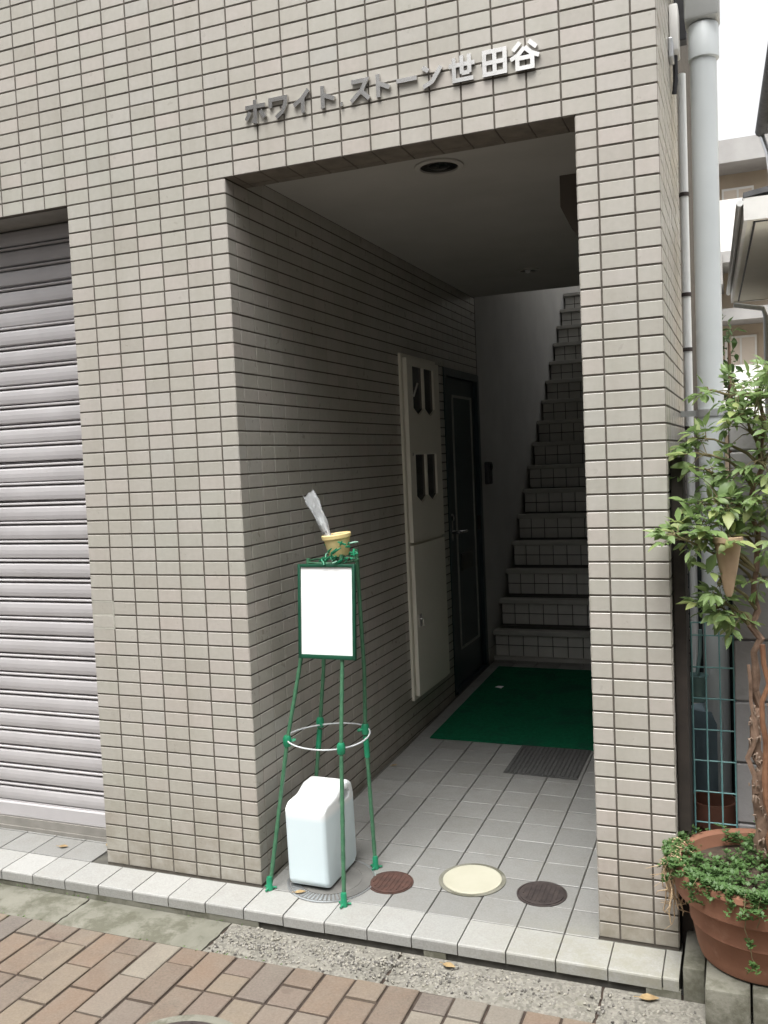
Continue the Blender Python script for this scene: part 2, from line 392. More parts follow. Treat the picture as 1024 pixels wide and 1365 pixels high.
o = peb.build('exposed_pebbles', [noisy('pebble_light', (.24, .226, .19), (.32, .30, .255), 90, .8), noisy('pebble_grey', (.2, .19, .17), (.28, .265, .24), 90, .8), noisy('pebble_dark', (.08, .075, .07), (.14, .13, .115), 90, .8)], gut, fix=False); tag(o, kind='stuff')

# unseen street side, added to shade the porch and mirror in the steel letters: tall houses with a low one and sky between them
ob = MB(); ob.box(-14, -2.1, -13, -6.6, -.08, 8.4); ob.box(-2.1, 1.6, -13, -7.4, -.08, 3.0); ob.box(1.6, 14, -13, -6.4, -.08, 8.0)
tag(ob.build('unseen_opposite_buildings', noisy('opposite_wall', (.09, .085, .08), (.14, .13, .125), .8, .9)), kind='structure')

# ------------------------------------------------------------------ porch floor (falls 3 % towards the street)
def fz(y): return .03 * y
porch = MB()
porch.add([(-2.6, -.146, -.012), (1.478, -.146, -.012), (1.478, 3.2, fz(3.2) - .007), (-2.6, 3.2, fz(3.2) - .007), (-2.6, -.146, -.08), (1.478, -.146, -.08), (1.478, 3.2, -.08), (-2.6, 3.2, -.08)],
          [(0, 1, 2, 3), (7, 6, 5, 4), (0, 4, 5, 1), (1, 5, 6, 2), (2, 6, 7, 3), (3, 7, 4, 0)])
porch = porch.build('porch_floor', M['floor_grout']); tag(porch, kind='structure')
XS = [.083 + .15 * k for k in range(-14, 10)] + [1.48]
YS = [-.160 + .148 * k for k in range(24)]
slope = Matrix.Rotation(math.atan(.03), 4, 'X')
for i in range(len(XS) - 1):
    for j in range(len(YS) - 1):
        x0, x1, y0, y1 = XS[i], XS[i + 1], YS[j], min(YS[j + 1], 3.2)
        if j > 0:
            if x1 <= .07:
                if j > 2 or x1 > -.58 and j > 0: continue
            elif x0 < .07: x0 = .066
            if x1 > 1.24:
                if x0 > 1.2: continue
                x1 = 1.238
        if x1 - x0 < .02 or y1 - y0 < .02: continue
        g = .0022 + random.uniform(-.0004, .0004)
        w, h = x1 - x0 - 2 * g, y1 - y0 - 2 * g
        ym = (y0 + y1) / 2; tl = (random.uniform(-.003, .003), random.uniform(-.003, .003))
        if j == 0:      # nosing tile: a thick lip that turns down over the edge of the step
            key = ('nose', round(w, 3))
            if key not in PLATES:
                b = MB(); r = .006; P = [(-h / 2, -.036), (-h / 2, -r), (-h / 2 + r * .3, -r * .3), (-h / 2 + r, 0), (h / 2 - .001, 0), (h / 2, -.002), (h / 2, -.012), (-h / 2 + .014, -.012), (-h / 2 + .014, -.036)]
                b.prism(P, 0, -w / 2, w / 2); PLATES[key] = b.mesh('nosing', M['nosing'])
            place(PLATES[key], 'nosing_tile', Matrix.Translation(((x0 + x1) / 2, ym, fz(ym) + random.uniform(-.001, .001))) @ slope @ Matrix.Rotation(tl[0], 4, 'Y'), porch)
        else:
            place(plate(w, h, M['floor'], .01, .0018), 'floor_tile', Matrix.Translation(((x0 + x1) / 2, ym, fz(ym) + random.uniform(-.0008, .0008))) @ slope @ Matrix.Rotation(-pi / 2, 4, 'X') @ Matrix.Rotation(tl[0], 4, 'X') @ Matrix.Rotation(tl[1], 4, 'Z'), porch)

# mortar bed showing under the lips of the step, broken away on the right
rg = random.Random(17); b = MB(); x = -2.6
while x < 1.47:
    L = rg.uniform(.05, .16)
    if x < .12 or rg.random() < .35: b.box(x, x + L, -.1545 + rg.uniform(-.002, .002), -.14, -.07, -.0385 + rg.uniform(-.004, .001))
    x += L + .0004
b.build('mortar_bed', M['concrete'], porch)
# ------------------------------------------------------------------ the building
bld = thing('apartment_building', 'grey beige tiled building with an open entrance porch, staircase and metal shutter', 'building', (.3, 1, 0))
bld.location = (0, 0, 0)
H = 6.2; Y0 = .002; GR = .002; XL, XR = .066, 1.237
SX = -.60                                                    # right edge of the shutter opening
w = MB()
w.box(SX + GR, XL - GR, Y0, 2.33, -.06, H)                       # pillar between shutter and porch, and the porch's left wall
w.box(SX + GR, XL - GR, 3.07, 8.6, -.06, H)
w.box(SX + GR, XL - GR, 2.33, 3.07, 2.0, H)
w.box(SX + GR, .0, 2.33, 3.07, -.06, 2.0)                     # back of the door niche
wall = w.build('wall', M['grout'], bld)
w = MB(); w.box(-2.2 + GR, SX + GR, Y0, .30, 2.4526, H); w.box(-3.2, -2.2 + GR, Y0, .6, -.06, H); w.build('wall', M['grout'], bld)
w = MB(); w.box(XR + GR, 1.471 - GR, Y0, .86, -.06, H); w.box(XR + GR, 1.39, .86, 4.1, -.06, H); w.box(XR + GR, 1.39, 4.1, 8.6, -.06, 3.4); w.build('wall', M['grout'], bld)
w = MB(); w.box(XL - GR, XR + GR, Y0, .142, 2.4526, H); w.build('lintel', M['grout'], bld)
# plastered surfaces of the stairwell
w = MB()
w.box(XL - GR, XL, 3.075, 8.6, -.02, H - .02)
w.box(XR, XR + GR, 1.2, 4.09, -.02, H - .02); w.box(XR, XR + GR, 4.09, 8.5, 1., 3.39)
w.box(XL, XR, 8.5, 8.6, 2.9, 4.3)
w.build('plaster', M['plaster'], bld)
w = MB(); w.box(XL - .002, XR + .002, .143, 3.03, 2.5, 2.72); w.build('ceiling', M['ceiling'], bld)
w = MB()                                                        # sloping underside over the stairs
w.prism([(3.03, 2.72), (3.03, 3.0), (6.6, 6.1), (8.6, 6.1), (8.6, 5.9), (6.7, 5.9), (3.3, 2.72)], 0, XL + .001, XR - .001); w.box(XL, XR, 2.8, 3.028, 2.721, H)
w.build('stair_ceiling', M['ceiling'], bld)
w = MB(); w.prism([(1.06, 2.499), (1.06, 2.385), (1.10, 2.30), (1.20, 2.19), (1.236, 2.19), (1.236, 2.499)], 1, .72, 1.9); w.build('boxed_duct', noisy('duct_brown', (.10, .085, .07), (.13, .11, .09), 5, .7), bld)

# tiles: collect every tile (origin, axes, w, h), rank by how large it shows, make the first 300 objects of their own
TL = []
def face(org, ex, n, u0, u1, z0, z1, joints=None, phase=0.):
    ex, n = Vector(ex), Vector(n); org = Vector(org)
    a = math.floor((u0 - phase) / .1 + 1e-6)
    us = [u0] + [phase + .1 * k for k in range(a + 1, 500) if u0 + .012 < phase + .1 * k < u1 - .012] + [u1]
    zs = [.05 * k for k in range(-10, 140) if z0 - 1e-6 <= .05 * k <= z1 + 1e-6]
    for ua, ub in zip(us, us[1:]):
        for za, zb in zip(zs, zs[1:]):
            wd, hh = ub - ua - .0056, zb - za - .006
            if wd < .012: continue
            TL.append((org + ex * (ua + ub) / 2 + Vector((0, 0, (za + zb) / 2)), ex, n, wd + (.0028 if n.x > .5 and org.x < .1 else 0), hh))
EX, FN = (1, 0, 0), (0, -1, 0)
face((0, 0, 0), EX, FN, SX, XL, 0, 2.45)
face((0, 0, 0), EX, FN, XR, 1.471, 0, 2.45)
face((0, 0, 0), EX, FN, -3.2, 1.471, 2.45, H)
face((0, 0, 0), EX, FN, -3.2, -2.2, 0, 2.45)
face((XL, 0, 0), (0, 1, 0), (1, 0, 0), .0, 2.33, 0, 2.50, None, .055)     # left wall of the porch
face((XL, 0, 0), (0, 1, 0), (1, 0, 0), 2.33, 3.072, 2.0, 2.50, None, .055)
face((XR, 0, 0), (0, -1, 0), (-1, 0, 0), -1.2, 0, 0, 2.45)
face((1.471, 0, 0), (0, 1, 0), (1, 0, 0), 0, .86, 0, H, None, .03)
TL.sort(key=lambda t: -shows(t[0], t[2], t[3] * t[4]))
rest = MB()
for i, (c, ex, n, wd, hh) in enumerate(TL):
    ey = -n; ez = Vector((0, 0, 1))
    mw = frame_m(c + n * random.uniform(-.0006, .0005), ex, ey, ez) @ Matrix.Rotation(random.gauss(0, .002), 4, 'X') @ Matrix.Rotation(random.gauss(0, .0018), 4, 'Z')
    if abs(ex.y) > .5 and n.x > 0 or n.x < 0: pass
    if i < 300: place(plate(wd, hh, M['tile']), 'wall_tile', mw, bld)
    else:
        vs, fs = plate_data(wd, hh); rest.add([mw @ Vector(v) for v in vs], fs)
tag(rest.build('wall_tile', M['tile'], bld, fix=False), kind='stuff')
b = MB()
for zj in (1.0, .95, .90): b.box(SX + .002, -.5 + .002, .0004, .0035, zj - .0032, zj + .0032)
for z0, z1 in ((.9035, .9465), (.9535, .9965)): b.box(-.5 - .003, -.5 + .0018, .0004, .0035, z0, z1)
b.build('mended_joint', noisy('pale_mortar', (.36, .35, .30), (.42, .41, .36), 60, .9), bld)
# tiles under the lintel
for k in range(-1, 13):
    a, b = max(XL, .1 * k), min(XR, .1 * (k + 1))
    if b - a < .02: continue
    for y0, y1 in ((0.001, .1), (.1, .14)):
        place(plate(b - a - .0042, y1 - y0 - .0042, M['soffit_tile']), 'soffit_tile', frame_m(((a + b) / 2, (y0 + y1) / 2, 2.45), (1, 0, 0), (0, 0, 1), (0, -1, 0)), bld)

# roller shutter
sh = MB(); SY = .16
sh.box(-2.2, SX + .0018, SY + .03, SY + .05, 0, 2.47); sh.box(-2.2, SX + .0018, .02, SY + .03, 2.4502, 2.4518)
shutter = sh.build('roller_shutter', M['seal'], bld)
prof = [(0, .0), (-.0045, .004), (-.0068, .018), (-.0074, .033), (-.006, .049), (-.003, .0545), (.016, .0565), (.016, .0605), (-.003, .0620), (-.0072, .0645), (-.0072, .0690), (-.003, .0712), (.016, .0725), (.016, .0755), (0, .078)]
pl = [(y, z) for y, z in prof] + [(.020, .078), (.020, 0)]
smesh = MB().prism(pl, 0, -2.2, SX).mesh('slat', M['slat'], smooth=False)
z = .128
while z < 2.45:
    place(smesh, 'slat', Matrix.Translation((random.uniform(-.0006, 0), SY + random.uniform(-.0012, .0012), z)) @ Matrix.Rotation(random.gauss(0, .0012), 4, 'Y'), shutter); z += .078
b = MB(); b.prism([(SY - .004, .056), (SY - .007, .06), (SY - .007, .112), (SY - .002, .118), (SY - .002, .122), (SY + .01, .127), (SY + .02, .127), (SY + .02, .056)], 0, -2.2, SX); b.build('bottom_bar', M['slat'], shutter)
b = MB(); b.box(-2.2, SX, SY - .012, SY + .02, .012, .0555); b.box(-2.2, SX, SY - .017, SY - .0125, .0, .02); b.build('bottom_seal', M['seal'], shutter)

# staircase
st = MB(); SYS, SZS, TR, RI = 3.235, .295, .2045, .1815
NST = 16
poly = [(SYS + .01, 0)]
for k in range(NST):
    poly += [(SYS + TR * k + .008, SZS + RI * k - .012), (SYS + TR * (k + 1) + .008, SZS + RI * k - .012)]
poly += [(8.5, SZS + RI * (NST - 1) - .012), (8.5, 2.7), (SYS + 1.0, 0)]
stairs = st.prism(poly, 0, XL + .012, XR - .001).build('staircase', M['floor_grout'], bld)
m_step = noisy('step_nosing', (.34, .33, .305), (.41, .40, .365), 9, .6)
m_riser = noisy('riser_tile', (.47, .46, .43), (.54, .53, .49), 7, .45)
nose = MB().cbox(XL + .006, XR - .002, -.034, .05, -.026, .006, .004).mesh('nosing', m_step)
rest = MB()
for k in range(NST):
    yk, zk = SYS + TR * k, SZS + RI * k
    place(nose, 'stair_nosing', Matrix.Translation((0, yk, zk - .006)), stairs)
    for r in range(2):
        hgt = (RI - .03) / 2
        zc = zk - .03 - hgt * (r + .5)
        for c in range(12):
            xa, xb = max(XL + .012, .07 + .1 * c), min(XR - .002, .07 + .1 * (c + 1))
            if xb - xa < .02: continue
            mw = frame_m(((xa + xb) / 2, yk + .001, zc), (1, 0, 0), (0, 1, 0), (0, 0, 1))
            if k < 10: place(plate(xb - xa - .0065, hgt - .0065, m_riser), 'riser_tile', mw, stairs)
            else:
                vs, fs = plate_data(xb - xa - .0065, hgt - .0065); rest.add([mw @ Vector(v) for v in vs], fs)
tag(rest.build('riser_tile', m_riser, stairs, fix=False), kind='stuff')
b = MB().box(XL + .0005, XL + .0115, 3.08, 3.3, .09, .19).box(XL + .0, XR, 3.19, 3.24, .05, .118); b.build('skirting', m_step, bld)

# entrance door in the left wall
d = MB(); d.box(.001, .072, 2.33, 2.375, .085, 2.0); d.box(.001, .072, 3.025, 3.07, .085, 2.0); d.box(.001, .072, 2.376, 3.024, 1.955, 2.0); d.box(.001, .072, 2.376, 3.024, .06, .10)
dframe = d.build('door_frame', M['door'], bld)
d = MB(); d.cbox(.005, .048, 2.378, 3.022, .102, 1.953, .003); door = d.build('door', M['door'], bld)
b = MB()
for (y0, y1, z0, z1) in ((2.53, 2.546, .305, 1.85), (2.925, 2.941, .305, 1.85), (2.5461, 2.9249, .305, .319), (2.5461, 2.9249, 1.836, 1.85)): b.box(.049, .056, y0, y1, z0, z1)
b.build('moulding', M['mould'], door)
b = MB(); b.box(.0485, .054, 2.41, 2.455, .98, 1.14); b.tube([(.05, 2.432, 1.03), (.10, 2.432, 1.03), (.105, 2.45, 1.03), (.105, 2.56, 1.027)], .0095, 10); b.build('handle', M['steel'], door, smooth=True)
b = MB().tube([(.05, 2.432, 1.115), (.066, 2.432, 1.115)], .017, 16); b.build('lock', M['steel'], door, smooth=True)
b = MB(); b.cbox(.049, .058, 2.60, 2.84, .775, .885, .003); b.box(.0585, .061, 2.615, 2.825, .80, .86); b.build('letter_slot', noisy('slot_plate', (.06, .06, .055), (.09, .09, .085), 20, .4, .5), door)
b = MB().tube([(.06, 3.0, 1.0), (.06, 3.0, 1.09)], .012, 8); b.build('hinge', M['iron'], door)

# ------------------------------------------------------------------ things fixed in the porch
cab = thing('meter_cabinet', 'tall off-white two-door meter cabinet with pointed viewing slots on the porch wall', 'cabinet', (.066, 1.86, .25)); cab.location = (0, 0, 0)
b = MB(); b.box(XL, .079, 1.598, 2.155, .235, 2.012); b.build('frame', M['cabinet'], cab)
def cab_door(z0, z1, slots):
    y0, y1 = 1.622, 2.135; cuts = []
    b = MB()
    # door skin with real pointed slots: build as strips round the slots
    xs0, xs1 = .081, .102
    if not slots: b.cbox(xs0, xs1, y0, y1, z0, z1, .003)
    else:
        b.box(xs0, xs0 + .006, y0, y1, z0, z1)
        rows = sorted({s[2:] for s in slots}); cols = sorted({s[:2] for s in slots})
        zc = z0
        for (zt, zb, tip) in sorted(rows, key=lambda r: r[1]):
            b.box(xs0 + .0061, xs1, y0, y1, zc, tip)
            ya = y0
            for (a, c) in cols:
                b.box(xs0 + .0061, xs1, ya, a, tip, zt); ya = c
                m = (a + c) / 2
                b.prism([(a, tip), (m, tip), (a, zb)], 0, xs0 + .0061, xs1); b.prism([(m, tip), (c, tip), (c, zb)], 0, xs0 + .0061, xs1)
            b.box(xs0 + .0061, xs1, ya, y1, tip, zt); zc = zt
        b.box(xs0 + .0061, xs1, y0, y1, zc, z1)
    o = b.build('cabinet_door', M['cabinet'], cab)
    for (a, c, zt, zb, tip) in slots:
        m = (a + c) / 2
        MB().prism([(a + .001, zb), (m, tip + .002), (c - .001, zb), (c - .001, zt - .001), (a + .001, zt - .001)], 0, xs0 + .0062, xs0 + .010).build('viewing_slot', M['slot'], o)
        bb = MB()
        P = [(a, zt), (a, zb), (m, tip), (c, zb), (c, zt), (a, zt)]
        bb.tube([(xs1 - .001, p[0], p[1]) for p in P], .0018, 5); bb.build('slot_trim', M['cabinet'], o)
    return o
up = cab_door(1.05, 1.99, [(1.700, 1.866, 1.955, 1.738, 1.700), (1.884, 2.045, 1.955, 1.738, 1.700), (1.700, 1.866, 1.50, 1.283, 1.245), (1.884, 2.045, 1.50, 1.283, 1.245)])
lo = cab_door(.255, 1.035, [])
b = MB().cbox(.102, .106, 1.655, 1.69, .61, .675, .001).tube([(.106, 1.672, .65), (.118, 1.672, .648), (.12, 1.672, .615)], .005, 6); b.build('latch', M['steel'], lo)
b = MB().tube([(.102, 1.652, 1.50), (.110, 1.652, 1.50)], .009, 10); b.build('latch', M['steel'], up)
b = MB().tube([(.0925, 1.735, 1.80), (.0925, 1.80, 1.87)], .006, 6); b.build('meter_dial', M['white'], up)

ic = thing('door_intercom', 'small black door intercom on the grey wall beside the stairs', 'intercom', (.066, 3.2, 1.3)); ic.location = (0, 0, 0)
b = MB().cbox(XL + .0005, .10, 3.155, 3.245, 1.285, 1.435, .008); b.build('housing', M['ink'], ic, smooth=True)
b = MB().tube([(.1005, 3.2, 1.40), (.108, 3.2, 1.40)], .022, 14); b.build('lens', M['slot'], ic, smooth=True)
b = MB().cbox(.1005, .104, 3.185, 3.215, 1.305, 1.34, .001); b.build('call_button', M['iron'], ic)

def downlight(x, y, r, lab, bright):
    t = thing('ceiling_light', lab, 'ceiling light', (x, y, 2.5), 'downlights in the porch ceiling')
    b = MB().lathe([(r + .014, -.001), (r + .014, -.007), (r + .004, -.011), (r - .004, -.009), (r - .004, -.0005)], n=40); b.build('rim', M['ceiling'], t, smooth=True)
    b = MB().lathe([(r - .0045, -.0005), (r - .006, -.0035), (0, -.0035)], n=40); b.build('reflector', M['slot'], t, smooth=True)
    if bright: b = MB().lathe([(0, -.02), (.012, -.016), (.016, -.004)], n=16); b.build('bulb', M['pvc_white'], t, smooth=True)
    else:
        b = MB().lathe([(0, -.010), (r * .4, -.008), (r * .5, -.004)], n=24); b.build('bulb', M['slot'], t, smooth=True)
downlight(.70, .39, .072, 'large round downlight with a dark opening near the front of the porch ceiling', False)
downlight(.575, 2.36, .05, 'small recessed downlight at the back of the porch ceiling', True)

# steel name on the lintel; strokes in units of the letter's square (0..1)
sign = thing('building_name_sign', 'row of raised steel Japanese letters above the entrance', 'sign', (.65, 0, 2.6)); sign.location = (0, 0, 0)
LET = {
 'ho': [[(.08, .68), (.92, .68)], [(.5, .95), (.5, .08), (.36, .12)], [(.28, .48), (.10, .18)], [(.72, .48), (.90, .18)]],
 'wa': [[(.14, .50), (.14, .82), (.86, .82), (.84, .58), (.70, .28), (.38, .06)]],
 'i':  [[(.82, .94), (.52, .62), (.12, .40)], [(.54, .62), (.54, .04)]],
 'to': [[(.30, .95), (.30, .05)], [(.30, .60), (.78, .36)]],
 'su': [[(.14, .84), (.78, .84), (.58, .48), (.10, .08)], [(.55, .44), (.88, .08)]],
 'bar': [[(.06, .50), (.94, .50)]],
 'n':  [[(.14, .84), (.38, .66)], [(.14, .08), (.52, .24), (.90, .76)]],
 'se': [[(.04, .62), (.96, .62)], [(.22, .90), (.22, .08), (.90, .08)], [(.50, .94), (.50, .28)], [(.77, .94), (.77, .28)], [(.50, .30), (.77, .30)]],
 'ta': [[(.10, .90), (.90, .90), (.90, .08), (.10, .08), (.10, .90)], [(.5, .90), (.5, .08)], [(.10, .49), (.90, .49)]],
 'tani': [[(.36, .96), (.12, .70)], [(.64, .96), (.88, .70)], [(.5, .76), (.28, .52), (.04, .40)], [(.5, .76), (.72, .52), (.96, .40)], [(.26, .40), (.74, .40), (.74, .05), (.26, .05), (.26, .40)]],
 'dot': [[(.42, .06), (.58, .06)]],
}
def stroke(b, pts, wd, y0, y1):
    """a polyline of constant width, mitred, extruded from y0 to y1"""
    P = [Vector(p) for p in pts]; closed = (P[0] - P[-1]).length < 1e-6
    if closed: P = P[:-1]
    n = len(P); L = []; R = []
    for i in range(n):
        a = P[i] - P[i - 1] if (closed or i > 0) else None
        c = P[(i + 1) % n] - P[i] if (closed or i < n - 1) else None
        d1 = (a or c).normalized(); d2 = (c or a).normalized()
        n1 = Vector((-d1.y, d1.x)); n2 = Vector((-d2.y, d2.x)); m = (n1 + n2).normalized(); k = min(1 / max(.35, m.dot(n1)), 2.2) * wd / 2
        L.append(P[i] + m * k); R.append(P[i] - m * k)
    vs = []
    for y in (y0, y1):
        vs += [(p.x, y, p.y) for p in L] + [(p.x, y, p.y) for p in R]
    fs = []; q = n if closed else n - 1
    for i in range(q):
        j = (i + 1) % n
        fs += [(i, j, n + j, n + i), (2 * n + i, 3 * n + i, 3 * n + j, 2 * n + j), (i, 2 * n + i, 2 * n + j, j), (n + i, n + j, 3 * n + j, 3 * n + i)]
    if not closed: fs += [(0, n, 3 * n, 2 * n), (n - 1, 3 * n - 1, 4 * n - 1, 2 * n - 1)]
    b.add(vs, fs)
for ch, xc, wd, ht in (('ho', .2, .088, .080), ('wa', .285, .078, .078), ('i', .371, .078, .078), ('to', .462, .084, .078), ('dot', .51, .05, .10), ('su', .575, .08, .078), ('to', .652, .08, .078), ('bar', .731, .076, .08), ('n', .812, .078, .078), ('se', .908, .088, .082), ('ta', 1.009, .078, .078), ('tani', 1.10, .092, .082)):
    b = MB()
    for i, s in enumerate(LET[ch]):
        stroke(b, [(xc - wd / 2 + u * wd, 2.604 + v * ht) for u, v in s], .0125 if ch in ('se', 'ta', 'tani') else .0135, -.0095 - .0004 * i, -.0025)
    b.build('letter', M['steel'], sign)
b = MB()
for x in (.2, .29, .371, .45, .575, .645, .731, .81, .90, .97, 1.05, 1.10): b.box(x - .003, x + .003, -.0027, .006, 2.64, 2.646)
b.build('fixing_pin', M['iron'], sign)

# ------------------------------------------------------------------ things on the porch floor
def on_floor(y): return fz(y)
m = MB(); x0, x1, y0, y1 = .157, 1.225, 1.592, 3.005; nx, ny = 30, 36; rg = random.Random(3)
top = [(x0 + (x1 - x0) * i / nx, y0 + (y1 - y0) * j / ny, fz(y0 + (y1 - y0) * j / ny) + .0075 + .0006 * sin(i * 1.3 + j * .7)) for i in range(nx + 1) for j in range(ny + 1)]
q = lambda i, j: i * (ny + 1) + j
m.add(top, [(q(i, j), q(i + 1, j), q(i + 1, j + 1), q(i, j + 1)) for i in range(nx) for j in range(ny)])
n0 = len(m.v); ring = [q(i, 0) for i in range(nx + 1)] + [q(nx, j) for j in range(1, ny + 1)] + [q(i, ny) for i in range(nx - 1, -1, -1)] + [q(0, j) for j in range(ny - 1, 0, -1)]
m.v += [(m.v[r][0], m.v[r][1], fz(m.v[r][1]) + .0012) for r in ring]
for k in range(len(ring)): k2 = (k + 1) % len(ring); m.f.append((ring[k], n0 + k, n0 + k2, ring[k2])); m.mi.append(0)
o = m.build('green_doormat', M['mat_green']); tag(o, 'large dark green doormat before the stairs', 'doormat')
# pile of the mat's border seen from the front is part of the mesh; small ribbed mat
gm = thing('ribbed_doormat', 'small grey ribbed rubber mat in front of the green one', 'doormat', (0, 0, 0))
yc = 1.39
b = MB(); b.add([(.632, 1.222, fz(1.222) + .0015), (.966, 1.216, fz(1.216) + .0015), (.972, 1.588, fz(1.588) + .0015), (.636, 1.588, fz(1.588) + .0015), (.632, 1.222, fz(1.222) + .0045), (.966, 1.216, fz(1.216) + .0045), (.972, 1.588, fz(1.588) + .0045), (.636, 1.588, fz(1.588) + .0045)],
      [(3, 2, 1, 0), (4, 5, 6, 7), (0, 1, 5, 4), (1, 2, 6, 5), (2, 3, 7, 6), (3, 0, 4, 7)]); b.build('base', M['mat_grey'], gm)
b = MB()
for k in range(17):
    x = .642 + .0195 * k; b.prism([(x, .0), (x + .012, .0), (x + .010, .004), (x + .002, .004)], 1, 0, .35)
for i, v in enumerate(b.v): b.v[i] = (v[0], 1.226 + v[1], v[2] + fz(1.226 + v[1]) + .0046)
tag(b.build('rib', M['mat_grey'], gm), kind='stuff')

def cover(name, x, y, r, mat, lab, ring, marks, group=None, z=None, ringmat=None):
    z = fz(y) if z is None else z
    t = thing(name, lab, 'manhole cover', (x, y, z), group)
    if z > RZ + .01: t.rotation_euler = (math.atan(.03), 0, 0)
    b = MB().lathe([(r + ring, .0005), (r + ring, .0028), (r + ring * .45, .0034), (r + ring * .25, .0012), (r + .001, .0012)], n=48)
    b.build('ring', ringmat or mat, t, smooth=True)
    b = MB().lathe([(r - .001, .0006), (r - .001, .0040), (r - .004, .0052), (r - .009, .0046), (0, .0046)], n=48); b.build('lid', mat, t, smooth=True)
    b = MB()
    if marks == 'slots':
        for sx in (-1, 1): b.cbox(sx * r * .5 - .009, sx * r * .5 + .009, -.004, .004, .0046, .0072, .001)
        b.build('lift_lug', ringmat or mat, t)
    elif marks == 'grid':
        k = -r
        while k < r:
            h = math.sqrt(max(0, (r - .014) ** 2 - k * k))
            if h > .012:
                b.box(k - .0025, k + .0025, -h, h, .0046, .0062)
            k += .016
        tag(b.build('tread', mat, t), kind='stuff')
    return t
cover('manhole_cover', .5, .142, .074, M['rust'], 'small round rust brown cast iron cover beside the white can', .006, 'grid')
cover('manhole_cover', .768, .237, .103, M['cream'], 'round cream white cover in the middle of the porch front', .014, 'plain', ringmat=M['concrete'])
cover('manhole_cover', 1.018, .206, .075, M['iron'], 'small round dark cast iron cover close to the right pillar', .009, 'grid')
t = cover('manhole_cover', .275, -.845, .17, M['iron'], 'round iron manhole cover in the brick pavement at the bottom edge', .03, 'grid', z=RZ + .001, ringmat=M['concrete'])

dr = thing('drain_grate', 'round drain with radial slots under the white can', 'drain', (.29, .105, fz(.105) + .0006)); dr.rotation_euler = (math.atan(.03), 0, 0)
b = MB().lathe([(.158, .0005), (.158, .003), (.153, .0036), (.150, .001), (.149, .001)], n=48); b.build('ring', M['zinc'], dr, smooth=True)
b = MB().lathe([(.1485, .0004), (.1485, .0018), (.109, .0018)], n=48); b.lathe([(.108, .0018), (.108, .0040), (0, .0040)], n=48); b.build('lid', noisy('drain_lid', (.10, .098, .09), (.16, .155, .145), 14, .7, 0, .3), dr)
b = MB()
for k in range(60):
    a = 2 * pi * (k + .5) / 60
    if not radians(205) < a < radians(312): continue
    e = Vector((cos(a), sin(a), 0)); n_ = Vector((-sin(a), cos(a), 0)); P0, P1 = e * .110, e * .147; b = MB()
    b.add([(P0 - n_ * .0030) + Vector((0, 0, .0019)), (P1 - n_ * .0044) + Vector((0, 0, .0019)), (P1 + n_ * .0044) + Vector((0, 0, .0019)), (P0 + n_ * .0030) + Vector((0, 0, .0019)),
           (P0 - n_ * .0026) + Vector((0, 0, .0040)), (P1 - n_ * .0040) + Vector((0, 0, .0040)), (P1 + n_ * .0040) + Vector((0, 0, .0040)), (P0 + n_ * .0026) + Vector((0, 0, .0040))],
          [(4, 5, 6, 7), (0, 1, 5, 4), (1, 2, 6, 5), (2, 3, 7, 6), (3, 0, 4, 7)])
    b.build('grate_bar', M['zinc'], dr)
b = MB()
A = [radians(312 + (565 - 312) * k / 40) for k in range(41)]
for a0, a1 in zip(A, A[1:]):
    q4 = [Vector((r_ * cos(a), r_ * sin(a), 0)) for r_, a in ((.109, a0), (.148, a0), (.148, a1), (.109, a1))]
    b.add([v + Vector((0, 0, .0019)) for v in q4] + [v + Vector((0, 0, .0038)) for v in q4], [(4, 5, 6, 7), (1, 2, 6, 5), (3, 0, 4, 7)])
b.build('lid_rim', bpy.data.materials['drain_lid'], dr)

# jerry can
can = thing('jerry_can', 'white translucent plastic jerry can part full of liquid under the green stand', 'jerry can', (.247, .135, fz(.135) + .0056))
can.rotation_euler = (math.atan(.03), 0, radians(-1))
bm = bmesh.new(); W = .156
OUT = [(-.100, 0), (.100, 0), (.125, .02), (.125, .262), (.112, .306), (.080, .324), (.020, .324), (-.030, .303), (-.098, .301), (-.125, .284), (-.125, .02)]
HOLE = [(-.004, .262), (.074, .262), (.086, .280), (.070, .300), (.018, .300), (-.008, .280)]
def sidev(x, P): return [bm.verts.new((x, y, z)) for y, z in P]
OL, OR_ = sidev(-W / 2, OUT), sidev(W / 2, OUT); HL, HR = sidev(-W / 2, HOLE), sidev(W / 2, HOLE)
for O, Hh in ((OL, HL), (OR_, HR)):
    bm.faces.new([O[0], O[1], O[2], O[3], O[4], Hh[2], Hh[1], Hh[0], Hh[5], O[8], O[9], O[10]])
    bm.faces.new([O[4], O[5], O[6], O[7], O[8], Hh[5], Hh[4], Hh[3], Hh[2]])
for k in range(len(OUT)): k2 = (k + 1) % len(OUT); bm.faces.new((OL[k], OL[k2], OR_[k2], OR_[k]))
for k in range(len(HOLE)): k2 = (k + 1) % len(HOLE); bm.faces.new((HL[k], HL[k2], HR[k2], HR[k]))
bmesh.ops.recalc_face_normals(bm, faces=bm.faces[:]); hv = set(HL + HR)
es = [e for e in bm.edges if not (set(e.verts) & hv) and len(e.link_faces) == 2 and e.calc_face_angle(0) > .25]
bmesh.ops.bevel(bm, geom=es, offset=.0165, segments=5, affect='EDGES', profile=.5, clamp_overlap=True)
bmesh.ops.triangulate(bm, faces=[f for f in bm.faces if len(f.verts) > 4])
bmesh.ops.recalc_face_normals(bm, faces=bm.faces[:])
me = bpy.data.meshes.new('body'); bm.to_mesh(me); bm.free(); me.materials.append(M['can']); me.polygons.foreach_set('use_smooth', [True] * len(me.polygons))
try: me.set_sharp_from_angle(angle=radians(42))
except Exception: pass
body = link(bpy.data.objects.new('body', me), can)
